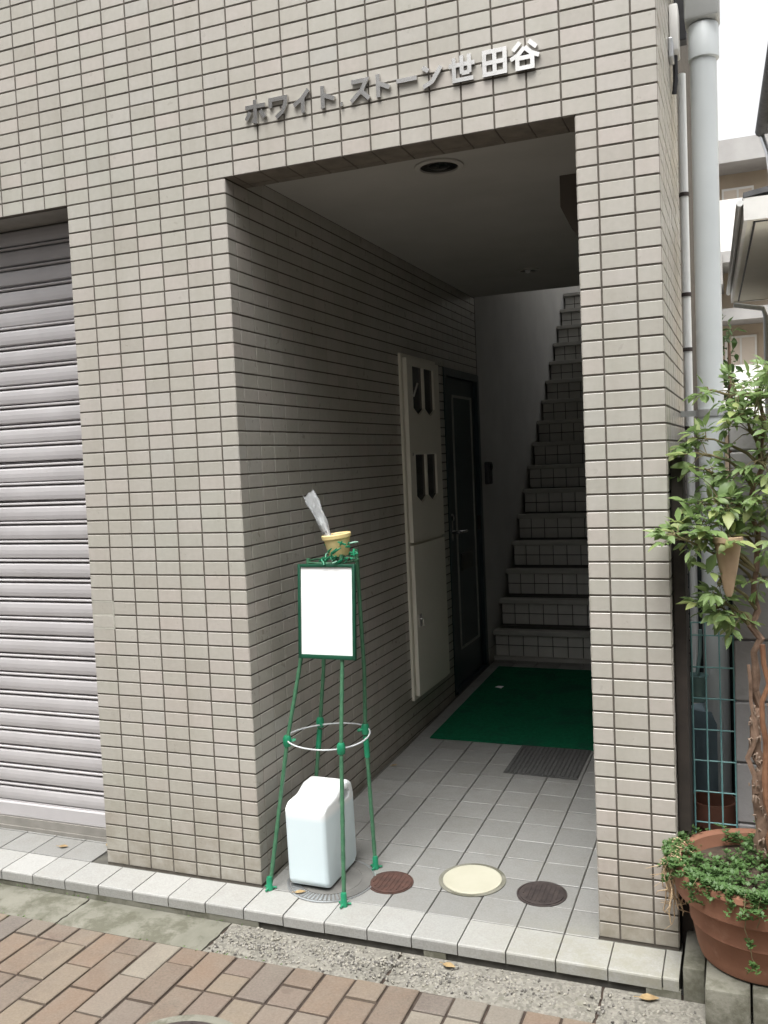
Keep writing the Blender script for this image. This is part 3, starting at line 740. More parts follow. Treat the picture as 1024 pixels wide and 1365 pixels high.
b = MB().lathe([(.024, 0), (.024, .012), (.029, .013), (.029, .030), (.026, .033), (0, .033)], (.030, -.070, .284), 24); 
b = MB().cbox(-.0815, -.0805, -.02, .09, .05, .23, .0004); b.build('label_panel', M['can'], can)

# green trellis stand with its notice board
stand = thing('garden_stake_stand', 'green four-legged stand of garden stakes carrying a notice board', 'stand', (0, 0, 0))
LEGS = [[(.108, -.017, 0), (.152, .082, .5), (.187, .150, .78), (.222, .180, 1.14)],
        [(.406, -.048, 0), (.375, .052, .5), (.362, .122, .786), (.356, .168, 1.155)],
        [(.410, .224, .007), (.369, .280, .5), (.371, .29, .71), (.358, .297, 1.16)],
        [(.130, .262, .008), (.168, .319, .5), (.187, .330, .70), (.222, .320, 1.13)]]
def along(L, z):
    for a, c in zip(L, L[1:]):
        if a[2] <= z <= c[2]: t = (z - a[2]) / (c[2] - a[2]); return Vector(a).lerp(Vector(c), t)
    return Vector(L[-1])
for L in LEGS:
    f0 = fz(L[0][1]); pts = [(L[0][0], L[0][1], f0 + .004)]
    for k in range(1, 40):
        pts.append(tuple(along(L, k / 39 * L[-1][2])))
    rr_ = [.0068 + (.0011 if k % 2 else 0) for k in range(len(pts))]       # the stake's ribbed coating
    leg = MB().tube(pts, rr_, 10).build('leg', M['green_stake'], stand, smooth=True)
    p0 = Vector(pts[0]); p1 = along(L, .045)
    foot = MB().lathe([(.0125, 0.0), (.0125, .008), (.0105, .012), (.0105, .04), (.0085, .046)], (p0.x, p0.y, f0 + .0005), 12)
    for a in (.6, 2.7, 4.6): foot.tube([(p0.x, p0.y, f0 + .01), (p0.x + .024 * cos(a), p0.y + .024 * sin(a), f0 + .006)], .004, 5)
    foot.build('foot_cap', M['green_plastic'], leg, smooth=True)
    pr = along(L, .5)
    cl = MB().lathe([(.013, -.018), (.015, -.008), (.015, .012), (.011, .02)], tuple(pr), 10); cl.tube([pr, pr + (Vector((.26, .18, .5)) - pr).normalized() * .03], .006, 6); cl.build('clamp', M['green_plastic'], leg, smooth=True)
    if L is LEGS[3] or L is LEGS[2]:
        a, c = along(L, .40), along(L, .475); MB().tube([a, c], .0105, 10).build('sleeve', M['green_plastic'], leg, smooth=True)
rp = [along(L, .5) for L in LEGS]; c0 = sum(rp, Vector()) / 4
ringpts = []
for k in range(49):
    a = 2 * pi * k / 48; ringpts.append((c0.x + .148 * cos(a), c0.y + .158 * sin(a) * 1.0, .498 + .004 * sin(a * 2)))
MB().tube(ringpts, .0029, 8, caps=False).build('brace_ring', M['pvc'], stand, smooth=True)
tp = [along(L, 1.13) for L in LEGS]; c1 = sum(tp, Vector()) / 4
MB().tube([(c1.x + .092 * cos(2 * pi * k / 32), c1.y + .088 * sin(2 * pi * k / 32), 1.125) for k in range(33)], .0036, 8, caps=False).build('brace_ring', M['green_stake'], stand, smooth=True)
# notice board hangs on the front pair of legs
BW, BH = .219, .332; tlt = math.atan(.028 / .33)
nb = thing('notice_board', 'blank white sheet in a dark green frame hung on the stand', 'notice board', (.308, .118, .793)); nb.rotation_euler = (-tlt, 0, radians(.5))
b = MB(); fw = .011
for (x0, x1, z0, z1) in ((-BW / 2, -BW / 2 + fw, 0, BH), (BW / 2 - fw, BW / 2, 0, BH), (-BW / 2 + fw, BW / 2 - fw, 0, fw + .004), (-BW / 2 + fw, BW / 2 - fw, BH - fw, BH)): b.cbox(x0, x1, -.009, .006, z0, z1, .002)
b.build('frame', M['dark_green'], nb, smooth=True)
MB().box(-BW / 2 + .004, BW / 2 - .004, .0, .005, .004, BH - .004).build('backing', M['dark_green'], nb)
MB().box(-BW / 2 + .009, BW / 2 - .009, -.0035, -.0015, .011, BH - .009).build('paper_sheet', M['paper'], nb)

cup = thing('yellow_cup', 'small yellow plastic cup propped on the stand above the notice board', 'cup', (.337, .195, 1.148)); cup.rotation_euler = (.05, -.10, 0)
MB().lathe([(0, .0), (.034, .0), (.037, .004), (.047, .062), (.052, .064), (.053, .076), (.049, .079), (.046, .074), (.035, .008), (0, .006)], n=28).build('body', M['yellow'], cup, smooth=True)
b = MB(); b.lathe([(.0515, .0655), (.0515, .0745), (.051, .0747)], n=28); b.build('rim_band', M['clay'], cup, smooth=True)
tw = thing('wrapped_roll', 'crumpled clear plastic wrapped roll leaning in the yellow cup', 'roll', (0, 0, 0))
a, c = Vector((.318, .185, 1.175)), Vector((.232, .19, 1.372)); n = 26; vs = []; fs = []; rg = random.Random(5)
for i in range(n + 1):
    t = i / n; p = a.lerp(c, t); dr_ = (c - a).normalized(); e1 = dr_.cross(Vector((0, 1, 0))).normalized(); e2 = dr_.cross(e1)
    R0 = .0125 + .012 * t; R0 *= .55 + .45 * min(1, t * 6); R0 *= 1 + .10 * sin(t * 17) * (1 - .4 * t)
    for k in range(14):
        q_ = R0 * (1 + .10 * sin(3 * 2 * pi * k / 14 + t * 7) + rg.uniform(-.04, .04)); an = 2 * pi * k / 14; vs.append(p + e1 * q_ * cos(an) + e2 * q_ * sin(an) * .75 + dr_ * (rg.uniform(-.012, .012) if i == n else 0))
for i in range(n):
    for k in range(14): k2 = (k + 1) % 14; fs.append((i * 14 + k, i * 14 + k2, (i + 1) * 14 + k2, (i + 1) * 14 + k))
MB().add(vs, fs).build('wrapper', M['film'], tw)
MB().tube([a, a.lerp(c, .55)], .0088, 10).build('paper_roll', M['paper'], tw, smooth=True)
b = MB(); e1 = (c - a).normalized()
for (t, s) in ((.18, .8), (.27, 1), (.33, .7), (.40, 1), (.62, .6), (.70, .5)):
    p = a.lerp(c, t); side = e1.cross(Vector((0, -1, 0))).normalized()
    for q_ in (-.006, .003): b.add([p + side * q_ + Vector((0, -.0118, 0)), p + side * (q_ + .006 * s) + Vector((0, -.0118, 0)), p + side * (q_ + .006 * s) + e1 * .009 + Vector((0, -.0118, 0)), p + side * q_ + e1 * .007 * s + Vector((0, -.0118, 0))], [(0, 1, 2, 3)])
b.build('print_mark', M['ink'], tw)
gt = MB(); rg = random.Random(11)
for k in range(46):
    a_ = rg.uniform(0, 6.28); r0 = rg.uniform(.01, .06); p = Vector((.345 + r0 * 1.1 * cos(a_), .185 + r0 * sin(a_) * .7 - .02, 1.118 + rg.uniform(0, .055) + (.02 if cos(a_) > .5 else 0)))
    qn = Vector((rg.uniform(-1, 1), rg.uniform(-1, 1), rg.uniform(-.4, 1))).normalized()
    gt.tube([p, p + qn * .016, p + qn * .022 + Vector((rg.uniform(-.02, .02), 0, rg.uniform(-.015, .012)))], [.0035, .004, .002], 5)
tag(gt.build('green_garden_ties', M['green_plastic'], smooth=True), 'tangle of shiny green garden ties round the yellow cup', 'garden ties')

# litter
def dry_leaf(x, y, z, L, rot, lab, curl=.25):
    L *= .8
    vs = []; fs = []; prof_ = [(0, .02), (.2, .22), (.45, .3), (.7, .2), (.9, .08), (1, .01)]
    for i, (t, w_) in enumerate(prof_):
        for s in (-1, 0, 1): vs.append(((t - .5) * L, s * w_ * L, curl * L * (abs(s) * w_ + .35 * (t - .4) ** 2) + .0012))
    for i in range(len(prof_) - 1):
        for s in (0, 1): fs.append((i * 3 + s, i * 3 + s + 1, i * 3 + s + 4, i * 3 + s + 3))
    b = MB().add(vs, fs); b.tube([(-.5 * L, 0, .004), (-.75 * L, .03 * L, .003)], .0012, 4)
    o = b.build('dry_leaf', M['dryleaf'], smooth=True); o.location = (x, y, z); o.rotation_euler = (0, 0, rot); tag(o, lab, 'dry leaf', 'fallen dry leaves')
dry_leaf(.225, -.012, fz(0) + .004, .05, .5, 'dry yellow leaf lying against the foot of the white can')
dry_leaf(.82, -.205, -.05, .055, -.2, 'yellow dry leaf in the gutter below the cream white cover')
dry_leaf(1.40, -.195, -.05, .07, .2, 'long pale dry leaf at the right end of the gutter')
dry_leaf(-.86, .06, .005, .05, .3, 'brown leaf on the step before the shutter, nearest the left edge')
dry_leaf(-.69, .12, .006, .045, 2.6, 'brown leaf on the step close to the shutter corner')
dry_leaf(.115, 1.19, fz(1.2) + .003, .04, 1., 'dry leaf on the porch floor by the left wall')
o = MB().add([(.255, 2.52, .0865), (.30, 2.50, .0862), (.31, 2.53, .092), (.27, 2.55, .0875)], [(0, 1, 2, 3)]).build('paper_scrap', M['paper']); tag(o, 'tiny white paper scrap on the green doormat', 'paper scrap')

# ------------------------------------------------------------------ pipes on the building's side
dp = thing('downpipe', 'thick light grey rain downpipe at the right corner of the tiled building', 'downpipe', (1.568, .6, -.06)); dp.location = (0, 0, 0)
px_, py_ = 1.572, .6
MB().tube([(px_, py_, -.06), (px_, py_, 2.84)], .0425, 28).build('pipe', M['pvc'], dp, smooth=True)
MB().lathe([(.0437, 0), (.049, .004), (.049, .11), (.046, .115)], (px_ + .002, py_, 2.765), 28).build('socket', M['pvc'], dp, smooth=True)
b = MB(); b.cbox(px_ - .055, px_ + .055, py_ - .06, py_ + .06, 2.885, 3.35, .012); b.build('rain_head', noisy('aged_pvc', (.33, .335, .33), (.42, .43, .42), 6, .5), dp, smooth=True)
b = MB().lathe([(.0445, -.012), (.0475, -.012), (.0475, .012), (.0445, .012)], (px_, py_, 1.592), 28); b.box(px_ - .10, px_ - .046, py_ + .02, py_ + .03, 1.583, 1.603); b.cbox(px_ + .046, px_ + .066, py_ - .012, py_ + .012, 1.578, 1.606, .003); b.build('clamp', M['zinc'], dp, smooth=True)
tpx, tpy = 1.485, .93
cp = thing('conduit_pipe', 'slim white conduit pipe between the tiled wall and the thick downpipe', 'pipe', (0, 0, 0))
MB().tube([(tpx, tpy, -.06), (tpx, tpy, 2.86)], .0150, 16).build('pipe', M['pvc_white'], cp, smooth=True)
for z in (1.55, 1.845, 2.05, 2.42): MB().lathe([(.0155, -.007), (.0185, -.007), (.0185, .007), (.0155, .007)], (tpx, tpy, z), 16).box(tpx - .09, tpx - .02, tpy - .004, tpy + .004, z - .006, z + .006).build('clamp', M['iron'], cp, smooth=True)
cp2 = thing('conduit_pipe', 'thinnest pale cable tube running beside the slim white pipe', 'pipe', (0, 0, 0))
MB().tube([(1.452, .90, 1.75), (1.452, .90, 2.9)], .008, 10).build('pipe', M['pvc_white'], cp2, smooth=True)
jb = thing('junction_box', 'white junction box high on the side of the tiled building', 'junction box', (0, 0, 0))
MB().cbox(1.4715, 1.50, .50, .60, 2.78, 2.93, .006).build('housing', M['white'], jb, smooth=True)
b = MB().tube([(1.486, .55, 2.78), (1.486, .55, 2.70), (1.48, .56, 2.66)], .008, 8); b.build('cable', M['ink'], jb, smooth=True)
MB().cbox(1.4715, 1.486, .44, .51, 2.735, 2.80, .004).build('bracket', M['zinc'], jb)
ca = thing('cable_cover', 'dark cable cover strip behind the junction box', 'cable cover', (0, 0, 0))
MB().cbox(1.4715, 1.512, .80, .855, 2.93, 3.6, .004).build('strip', M['ink'], ca)

# ------------------------------------------------------------------ the gap beside the building
mf = thing('wire_mesh_panel', 'blue green wire mesh panel closing the gap beside the building', 'wire fence', (0, 0, 0))
for k in range(4): x = 1.5115 + .0405 * k; MB().tube([(x, .22, -.05), (x, .22, .935)], .0027, 6).build('wire', M['wire'], mf, smooth=True)
for z in [.935, .895] + [.795 - .0985 * k for k in range(8)]: MB().tube([(1.5085, .2245, z), (1.640, .2245, z)], .0024, 6).build('wire', M['wire'], mf, smooth=True)
sheetp = MB(); sheetp.cbox(1.402, 1.632, 1.45, 1.47, -.06, 1.2, .002); tag(sheetp.build('gap_shade_board', M['navy']), 'dark board added across the gap for the shade behind the wire mesh', 'board')  # added board, its dark colour stands in for the gap's deep shade
db = MB().cbox(1.4735, 1.508, .05, .19, -.06, 1.45, .003).build('dark_post', noisy('dark_brown_wood', (.018, .014, .011), (.04, .03, .024), 12, .8, 0, .4)); tag(db, 'dark brown wooden post standing between the tiled pillar and the mesh', 'post')
bk = thing('plastic_bucket', 'pale teal plastic scoop hung behind the wire mesh', 'scoop', (1.52, .33, .69))
MB().lathe([(0, -.03), (.025, -.03), (.032, .05), (.036, .055), (.033, .055), (.023, -.026), (0, -.026)], n=20).build('bowl', M['teal'], bk, smooth=True)
MB().tube([(.0, 0, .05), (.01, .01, .12), (.012, .01, .2)], .006, 8).build('handle', M['teal'], bk, smooth=True)
tk = thing('water_tank', 'tall blue grey plastic drum in the shade behind the mesh', 'drum', (1.54, .62, -.06))
MB().lathe([(0, 0), (.065, 0), (.07, .02), (.07, .3), (.073, .31), (.07, .32), (.07, .58), (.06, .62), (0, .62)], n=24).build('drum', noisy('blue_grey', (.10, .14, .165), (.14, .19, .215), 8, .5), tk, smooth=True)
fp = thing('flower_pot', 'tall brown clay flower pot on the ground behind the wire mesh', 'flower pot', (1.56, .40, -.06))
MB().lathe([(0, 0), (.05, 0), (.068, .30), (.074, .30), (.074, .375), (.067, .375), (.064, .30), (0, .29)], n=28).build('pot', M['brown_clay'], fp, smooth=True)

bw = thing('block_wall', 'grey concrete block boundary wall behind the shrub', 'wall', (0, 0, 0))
MB().box(1.642, 1.738, .21, 7.5, -.08, 1.55).build('mortar', M['block'], bw)
bmesh_end = {}
rg = random.Random(9)
for r in range(9):
    z0 = -.06 + .19 * r; h = .186 if r < 8 else .10; off = .2 if r % 2 else 0
    y = .2 - off
    while y < 3.0:
        a = max(.2, y + .003); b_ = y + .397
        if b_ - a > .05:
            o = MB().cbox(1.636, 1.744, a, b_, z0 + .002, z0 + h, .004).build('concrete_block', M['block'], bw); o.location = (rg.uniform(-.002, .002), 0, 0)
        y += .4
st_ = MB().box(1.637, 1.743, 3.0, 7.5, -.06, 1.562); tag(st_.build('concrete_block', M['block'], bw), kind='stuff')

def cblock(x0, x1, y0, y1, z0, z1, lab, grp=None):
    o = MB().cbox(x0, x1, y0, y1, z0, z1, .006).build('concrete_block', M['concrete'], smooth=True); tag(o, lab, 'concrete block', 'concrete blocks under the flower tub')
cblock(1.489, 1.547, -.158, .06, -.085, .035, 'narrow upright kerb block beside the step, left of the terracotta tub')
cblock(1.552, 1.664, -.285, .03, -.085, .058, 'pale concrete block under the left of the terracotta tub')
cblock(1.669, 1.90, -.285, .03, -.085, .058, 'concrete block under the middle of the terracotta tub')

pot = thing('terracotta_tub', 'large terracotta tub with a rolled rim standing on concrete blocks', 'plant pot', (1.70, -.07, .06))
MB().lathe([(0, 0), (.150, 0), (.168, .006), (.176, .03), (.190, .10), (.1945, .104), (.193, .112), (.205, .175), (.222, .176), (.232, .184), (.236, .236), (.243, .246), (.240, .260), (.226, .264), (.214, .256), (.206, .20), (.200, .19), (0, .188)], n=72).build('body', M['terracotta'], pot, smooth=True)
b = MB(); b.lathe([(.2045, .19), (.208, .222), (.10, .235), (0, .238)], n=40); b.build('soil', M['soil'], pot, smooth=True)

# ------------------------------------------------------------------ plants
def leaf_mesh(name, mat, wid=.42, fold=.18, droop=.25):
    prof_ = [(0, .03), (.18, .62), (.42, 1), (.68, .78), (.88, .34), (1, .02)]; vs = []; fs = []
    for (t, w_) in prof_:
        for s in (-1, 0, 1): vs.append((s * w_ * wid / 2, t, fold * abs(s) * w_ * wid - droop * t * t))
    for i in range(len(prof_) - 1):
        for s in (0, 1): fs.append((i * 3 + s, i * 3 + s + 1, i * 3 + s + 4, i * 3 + s + 3))
    vs += [(-.015, -.22, 0), (.015, -.22, 0), (.015, .1, 0), (-.015, .1, 0)]; k = len(vs) - 4; fs.append((k, k + 1, k + 2, k + 3))
    return vs, fs
LV = [leaf_mesh('leaf', None, .46, .16, .16), leaf_mesh('leaf', None, .54, .10, .38), leaf_mesh('leaf', None, .36, .34, -.08)]
def leaf_matrix(p, d, up, L):
    d = d.normalized(); x = d.cross(up).normalized(); z = x.cross(d)
    return Matrix(((x.x * L, d.x * L, z.x * L, p.x), (x.y * L, d.y * L, z.y * L, p.y), (x.z * L, d.z * L, z.z * L, p.z), (0, 0, 0, 1)))
shrub = thing('potted_shrub', 'leafy green shrub with a gnarled trunk growing in the terracotta tub', 'shrub', (1.70, -.05, .27)); shrub.location = (0, 0, 0)
rg = random.Random(21)
def wob(a, c, n, amt):
    a, c = Vector(a), Vector(c); out = []
    for i in range(n + 1):
        t = i / n; p = a.lerp(c, t)
        if 0 < i < n: p += Vector((rg.gauss(0, amt), rg.gauss(0, amt), rg.gauss(0, amt * .5)))
        out.append(p)
    return out
T0 = wob((1.705, -.03, .27), (1.69, .02, .78), 12, .008); T1 = wob(T0[-1], (1.70, .03, 1.12), 9, .007); T2 = wob(T1[-1], (1.72, .04, 1.65), 9, .008)
def rad(n, a, c): return [(a + (c - a) * i / n) * rg.uniform(.82, 1.2) for i in range(n + 1)]
MB().tube(T0, rad(12, .018, .013), 9).build('trunk', M['bark'], shrub, smooth=True)
b = MB().tube(T1, rad(9, .012, .008), 7); b.tube(T2, rad(9, .010, .005), 6); b.build('trunk', M['bark'], shrub, smooth=True)
MB().tube(wob((1.722, -.05, .27), (1.712, -.01, .92), 12, .006), rad(12, .010, .007), 7).build('stem', M['redbark'], shrub, smooth=True)
MB().tube(wob((1.69, -.02, .5), (1.675, .0, .86), 7, .009), rad(7, .009, .005), 6).build('stem', M['bark'], shrub, smooth=True)
# loose bark and old leaf stalks on the trunk
b = MB()
for k in range(60):
    p = T0[rg.randrange(1, 12)].lerp(T0[rg.randrange(1, 12)], .0) + Vector((rg.uniform(-.024, .024), rg.uniform(-.035, -.012), rg.uniform(-.02, .02)))
    q_ = Vector((rg.uniform(-1, 1), rg.uniform(-1, .2), rg.uniform(-1, 1))).normalized(); b.tube([p, p + q_ * .008, p + q_ * .010 + Vector((0, 0, -.010))], [.0032, .0024, .001], 4)
tag(b.build('bark_flakes', noisy('pale_bark', (.16, .115, .085), (.27, .2, .15), 60, .9), shrub), kind='stuff')
# leafy ends: centre of the spray, spread, number of twigs
SPRAYS = [((1.535, .10, 1.505), .035, 5), ((1.555, .08, 1.42), .05, 6), ((1.60, .02, 1.33), .075, 12), ((1.575, .0, 1.265), .06, 10), ((1.487, -.10, 1.238), .032, 5), ((1.53, -.06, 1.225), .045, 7),
          ((1.63, .06, 1.14), .04, 4), ((1.60, .03, 1.04), .05, 7), ((1.655, .0, .99), .045, 5), ((1.655, .05, 1.62), .055, 9), ((1.71, .03, 1.60), .06, 10), ((1.69, .02, 1.51), .055, 8), ((1.72, .0, 1.43), .06, 9),
          ((1.66, .03, 1.40), .05, 7), ((1.70, -.02, 1.31), .05, 6), ((1.56, .12, 1.64), .02, 2), ((1.75, .0, 1.25), .06, 8), ((1.76, .0, 1.5), .07, 10), ((1.76, .02, 1.66), .06, 8), ((1.715, .0, 1.09), .04, 4), ((1.69, .02, 1.22), .05, 7), ((1.565, .03, 1.31), .055, 8), ((1.61, -.02, 1.29), .06, 8), ((1.56, -.03, 1.235), .045, 6), ((1.58, .02, 1.02), .045, 7), ((1.63, .02, 1.00), .05, 7), ((1.70, .0, 1.56), .07, 9), ((1.665, .04, 1.56), .045, 6), ((1.735, .0, 1.36), .06, 8), ((1.54, .06, 1.46), .04, 4), ((1.615, -.07, 1.23), .035, 4), ((1.60, -.06, 1.10), .03, 3)]
LEAVES = []
tw_ = MB(); br = MB()
for (c, sp, n) in SPRAYS:
    c = Vector(c); src = min(T1[3:] + T2, key=lambda p: (p - c).length + abs(p.z - c.z + .12) * .6)
    mid = src.lerp(c, .5) + Vector((rg.uniform(-.02, .02), rg.uniform(-.03, .03), rg.uniform(0, .035)))
    br.tube([src, src.lerp(mid, .5) + Vector((0, 0, .01)), mid, mid.lerp(c, .5) + Vector((rg.uniform(-.01, .01), 0, .008)), c], [.0055, .0048, .004, .0032, .0022], 6)
    for k in range(n + 2):
        e = Vector((rg.gauss(0, 1), rg.gauss(0, .9), rg.gauss(.1, .8))).normalized(); tip = c + e * sp * rg.uniform(.6, 1.3); st0 = c.lerp(mid, rg.uniform(0, .5))
        mid2 = st0.lerp(tip, .5) + Vector((0, 0, .008)); tw_.tube([st0, mid2, tip], [.0016, .0013, .0009], 4)
        dirn = (tip - st0).normalized(); size = rg.uniform(.028, .049)
        m_ = rg.choice((3, 5, 5, 6))
        for q_ in range(m_):
            a = (q_ / max(1, m_ - 1) - .5) * 2.7
            side = dirn.cross(Vector((0, 0, 1))); side = side.normalized() if side.length > .05 else Vector((1, 0, 0))
            dd = dirn * cos(a) + side * sin(a) + Vector((0, 0, rg.uniform(-.35, .15)))
            up_ = Vector((rg.gauss(0, .35), rg.gauss(-.25, .35), 1)).normalized()
            L = size * (1.15 if q_ == m_ // 2 else .9) * rg.uniform(.85, 1.15)
            LEAVES.append((tip + dd.normalized() * .22 * L, dd, up_, L))
br.build('branch', M['twig'], shrub, smooth=True); tag(tw_.build('twig', M['twig'], shrub), kind='stuff')
LEAVES.sort(key=lambda l: -shows(l[0], (-(Vector(l[0]) - CCV)).normalized(), l[3] ** 2))
me_l = []
for vs, fs in LV:
    me = MB().add(vs, fs).mesh('leaf', M['leaf'], smooth=True, fix=False); me_l.append(me)
rest = MB()
for i, (p, d_, u_, L) in enumerate(LEAVES):
    mw = leaf_matrix(p, d_, u_, L); v = rg.randrange(3)
    if i < 300: place(me_l[v], 'leaf', mw, shrub)
    else: rest.add([mw @ Vector(q_) for q_ in LV[v][0]], LV[v][1])
if rest.v: tag(rest.build('leaf', M['leaf'], shrub, fix=False), kind='stuff')

# pale half-cone pot hung among the leaves
cpot = thing('hanging_cone_pot', 'pale clay cone shaped pot hanging among the shrub leaves', 'hanging pot', (1.628, -.045, 1.06))
MB().lathe([(0, .002), (.007, 0), (.012, .012), (.026, .085), (.036, .150), (.040, .152), (.0405, .166), (.035, .167), (.032, .152), (0, .145)], n=28).build('cone', M['clay'], cpot, smooth=True)
MB().tube([(0, .028, .16), (0, .03, .21), (.004, .02, .25)], .0012, 4).build('hook', M['iron'], cpot)

# creeping plant over the tub's rim
crp = thing('creeping_plant', 'low green creeping plant with dry stems spilling over the rim of the tub', 'plant', (0, 0, 0))
mo = MB(); ds = MB(); rg = random.Random(31)
def sprig(p, d, n, L):
    d = d.normalized(); pts = [p + d * L * (i / 4) + Vector((0, 0, -.25 * L * (i / 4) ** 2)) for i in range(5)]
    mo.tube(pts, .0009, 3, 1)
    for k in range(n):
        t = .15 + .85 * k / n; q_ = p + d * L * t + Vector((0, 0, -.25 * L * t * t)); a = k * 2.4
        e = Vector((cos(a), sin(a), rg.uniform(.1, .9))).normalized(); s = rg.uniform(.008, .0165); x = e.cross(Vector((0, 0, 1))).normalized() * s * .34
        mo.add([q_, q_ + e * s * .55 + x, q_ + e * s, q_ + e * s * .55 - x], [(0, 1, 2, 3)])
for k in range(520):
    a = rg.uniform(0, 6.283); r = .228 * math.sqrt(rg.uniform(0, 1)); x, y = 1.70 + r * cos(a), -.07 + r * sin(a)
    if (x - 1.595) ** 2 + (y - .03) ** 2 < .0045: continue
    hump = .05 * (.5 + .5 * sin(x * 31 + 1) * sin(y * 27)) * (1 if x > 1.62 else .4)
    e = Vector((cos(a) * .6 + rg.gauss(0, .5), sin(a) * .6 + rg.gauss(0, .5) - .25, rg.uniform(.2, 1.1))); sprig(Vector((x, y, .292 + rg.uniform(0, .2 + .8) * hump)), e, 13, rg.uniform(.03, .07))
def trail(a, length, dry, z0=.326):
    e = Vector((cos(a), sin(a), 0)); p = Vector((1.70, -.07, z0)) + e * .215; pts = [p, p + e * .028 + Vector((0, 0, .012))]; q_ = p + e * .042
    n = max(3, int(length / .025))
    for k in range(n): q_ = q_ + Vector((rg.uniform(-.011, .011), rg.uniform(-.008, .008), -length / n)) - e * .0028; pts.append(q_.copy())
    ds.tube(pts, .0017 if dry else .0012, 4, 0 if dry else 1)
    if not dry:
        for q2 in pts[2:]:
            if rg.random() < .45:
                for _ in range(3): sprig(q2, Vector((rg.gauss(0, 1), rg.gauss(-.5, .7), rg.gauss(0, .6))), 9, .026)
    else:
        for q2 in pts[1:]:
            if rg.random() < .75: d2 = Vector((rg.gauss(0, .02), rg.gauss(0, .02), -rg.uniform(.01, .04))); ds.tube([q2, q2 + d2 * .5 + Vector((rg.gauss(0, .006), 0, 0)), q2 + d2], [.0014, .0012, .0006], 4, 0)
for k in range(22): trail(rg.gauss(pi * 1.02, .20), rg.uniform(.05, .20), True)
for a, L in ((-1.75, .20), (-1.45, .10), (-1.2, .16), (-1.95, .08), (3.3, .06), (3.0, .08), (-1.6, .07), (-2.3, .05), (-1.3, .09)): trail(a, L, False)
for k in range(60):
    a = rg.gauss(pi, .35); p = Vector((1.70 + .225 * cos(a), -.07 + .225 * sin(a), .328)); sprig(p, Vector((cos(a), sin(a) - .3, rg.uniform(.0, .7))), 12, rg.uniform(.025, .05))
for k in range(300):
    a = rg.choice((rg.uniform(-2.6, -.5), rg.gauss(-1.35, .25))); p = Vector((1.70 + .2 * cos(a), -.07 + .2 * sin(a), .325)); sprig(p, Vector((cos(a) + rg.gauss(0, .4), sin(a) - .2, rg.uniform(-.1, .6))), 13, rg.uniform(.03, .06))
tag(mo.build('foliage', M['moss'], crp, fix=False), kind='stuff'); tag(ds.build('trailing_stem', [M['dry'], M['twig']], crp), kind='stuff')

# small weeds along the joints of the step
wd_ = MB(); rg = random.Random(41)
for k in range(46):
    x = rg.choice((rg.uniform(-1.0, -.45), rg.uniform(-.2, .3), rg.uniform(-.3, .35), rg.uniform(-.95, -.7))); y = rg.choice((-.168, -.348)) + rg.uniform(-.008, .004)
    for _ in range(4):
        e = Vector((rg.gauss(0, 1), rg.gauss(-.4, .6), rg.uniform(.4, 1.2))).normalized() * rg.uniform(.004, .010); x_ = Vector((rg.gauss(0, .002), rg.gauss(0, .002), 0))
        p = Vector((x, y, -.053)); wd_.add([p, p + e * .6 + x_, p + e, p + e * .5 - x_], [(0, 1, 2, 3)])
o = wd_.build('joint_moss', M['moss'], fix=False); tag(o, 'tiny tufts of moss in the joints along the step', 'moss', kind='stuff')

# ------------------------------------------------------------------ beyond the gap
def tri_leaf_cloud(name, c, rad_, n, L, mat, parent, seed):
    rg = random.Random(seed); b = MB()
    for k in range(n):
        e = Vector((rg.gauss(0, 1), rg.gauss(0, 1), rg.gauss(0, 1))).normalized() * rg.uniform(.35, 1) ** .6; p = Vector((c[0] + e.x * rad_[0], c[1] + e.y * rad_[1], c[2] + e.z * rad_[2]))
        mw = leaf_matrix(p, Vector((rg.gauss(0, 1), rg.gauss(0, 1), rg.gauss(-.3, .6))), Vector((rg.gauss(0, .4), rg.gauss(0, .4), 1)), L * rg.uniform(.7, 1.3)); v = rg.randrange(3)
        b.add([mw @ Vector(q_) for q_ in LV[v][0]], LV[v][1])
    return tag(b.build(name, mat, parent, fix=False), kind='stuff')
bush = thing('garden_bush', 'dark green bush rising behind the downpipe above the block wall', 'bush', (1.72, 3.6, 0)); bush.location = (0, 0, 0)
MB().tube([(1.60, 3.6, -.06), (1.61, 3.62, .9), (1.60, 3.6, 1.7), (1.60, 3.62, 2.2)], [.03, .025, .018, .006], 8).build('stem', M['bark'], bush, smooth=True)
tri_leaf_cloud('foliage', (1.585, 3.6, 2.06), (.07, .15, .28), 70, .07, M['leaf_far'], bush, 3)
tri_leaf_cloud('foliage', (1.64, 3.6, 1.75), (.10, .2, .22), 70, .07, M['leaf_far'], bush, 4)

sheet('bounce_yard', 1.75, 12, .3, 17.9, -.075, noisy('pale_bounce_gravel', (.56, .54, .49), (.66, .64, .59), 20, .9, 0, .5))  # unseen ground, added pale to bounce light up under the eaves
# neighbour's house: turned 2.3 degrees, eave line towards us at the left
nh = thing('neighbour_house', 'beige two-storey house with white eaves beyond the boundary wall', 'house', (1.735, 5.0, 0)); nh.rotation_euler = (0, 0, radians(1.9))
b = MB(); b.box(.42, 5.0, .25, 4.55, -.09, 3.15); b.box(.62, 5.0, 2.0, 5.4, 3.15, 5.75); b.build('wall', M['house'], nh)
b = MB(); b.box(.0, 5.2, -.05, 4.2, 3.20, 3.235); b.build('soffit', M['soffit'], nh)
b = MB(); b.box(-.03, 5.2, -.085, -.052, 3.19, 3.36); b.box(-.03, -.002, -.051, 4.22, 3.19, 3.36); b.box(-.03, .42, 4.202, 4.235, 3.19, 3.36); b.build('fascia', M['white'], nh)
b = MB(); b.box(.045, .06, .02, 4.15, 3.192, 3.2); b.box(.045, 5, .02, .035, 3.192, 3.2); b.build('soffit_vent', M['ink'], nh)
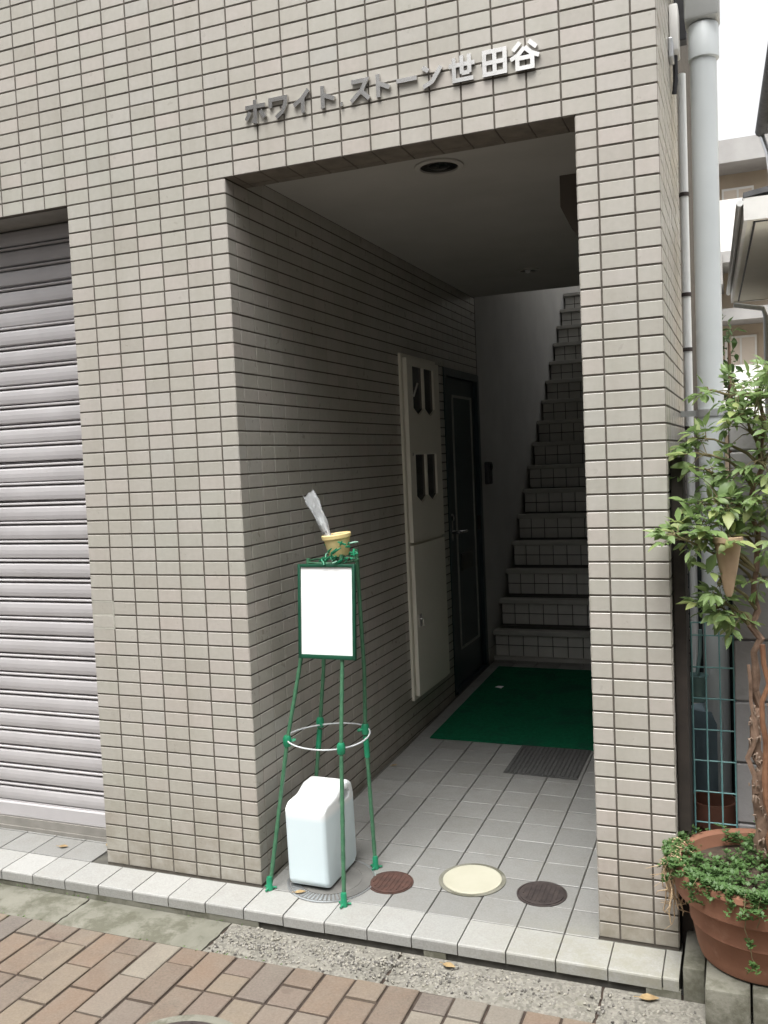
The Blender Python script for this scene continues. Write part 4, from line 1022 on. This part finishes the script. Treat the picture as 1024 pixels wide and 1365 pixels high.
b = MB(); b.prism([(-.03, 3.362), (2.6, 3.75), (2.6, 3.81), (-.03, 3.40)], 1, -.09, 1.95); b.build('roof', M['roof'], nh)
b = MB()
for k in range(9):
    y = -.06 + .5 * k
b.tube([(-.056, -.09, 3.325), (-.056, 4.25, 3.315)], .026, 10); b.build('gutter_pipe', M['pvc_white'], nh, smooth=True)
b = MB(); b.tube([(.0, 4.26, 3.17), (.33, 4.28, 3.10), (.36, 4.28, 3.0), (.36, 4.28, -.05)], .03, 10); b.build('rain_pipe', M['pvc'], nh, smooth=True)
b = MB(); b.prism([(.42, 5.78), (.42, 5.66), (.48, 5.60), (3, 5.60), (3, 5.95), (.8, 6.02)], 1, 1.6, 5.75); b.build('upper_roof', M['roof'], nh)
b = MB(); b.tube([(.42, 1.6, 5.66), (.42, 5.75, 5.64)], .07, 10); b.build('upper_gutter', M['roof'], nh, smooth=True)
b = MB(); b.tube([(.43, 5.76, 5.6), (.50, 5.6, 5.3), (.52, 5.5, 5.0), (.52, 5.48, 3.4)], .035, 8); b.build('upper_rain_pipe', M['zinc'], nh, smooth=True)
for (y0, y1, z0, z1) in ((1.0, 2.2, 1.0, 2.1), (3.0, 3.8, 1.2, 2.0)):
    f = MB().box(.405, .419, y0, y1, z0, z1).build('window', M['zinc'], nh); MB().box(.395, .404, y0 + .05, y1 - .05, z0 + .05, z1 - .05).build('pane', M['pane'], f)

# apartment block across the back
ab = thing('apartment_block', 'beige apartment block with white balcony fronts far behind the gap', 'building', (0, 0, 0))
AY = 18.
MB().box(-2, 6, AY, AY + 6, -.09, 7.35).build('wall', M['apt'], ab)
MB().box(-2.2, 6.2, AY - .9, AY + 6.2, 7.1, 7.55).build('roof', M['apt_slab'], ab)
for zf in (0.9, 3.55, 6.2 - .02):
    pass
for zt, zb in ((6.35, 5.3), (3.1, 1.9)):
    MB().box(-2.1, 6.1, AY - 1.2, AY - 1.1, zb, zt - .05).build('balcony_front', M['white'], ab)
    MB().box(-2.1, 6.1, AY - 1.22, AY, zb - .22, zb - .002).build('balcony_slab', M['apt_slab'], ab)
MB().box(-2.1, 6.1, AY - .9, AY, 3.98, 4.22).build('balcony_slab', M['apt_slab'], ab)
MB().box(-2.1, 1.35, AY - 1.3, AY, 4.65, 5.25).build('balcony_slab', M['apt_slab'], ab)
for x in (-1.4, 0.1, 1.35, 2.7, 4.2):
    for z0, z1 in ((5.6, 6.8), (2.6, 3.75)):
        f = MB().box(x, x + .62, AY - .06, AY - .001, z0, z1).build('window', M['white'], ab)
        MB().box(x + .04, x + .29, AY - .075, AY - .061, z0 + .05, z1 - .05).build('pane', M['curtain'], f); MB().box(x + .33, x + .58, AY - .075, AY - .061, z0 + .05, z1 - .05).build('pane', M['curtain'], f)
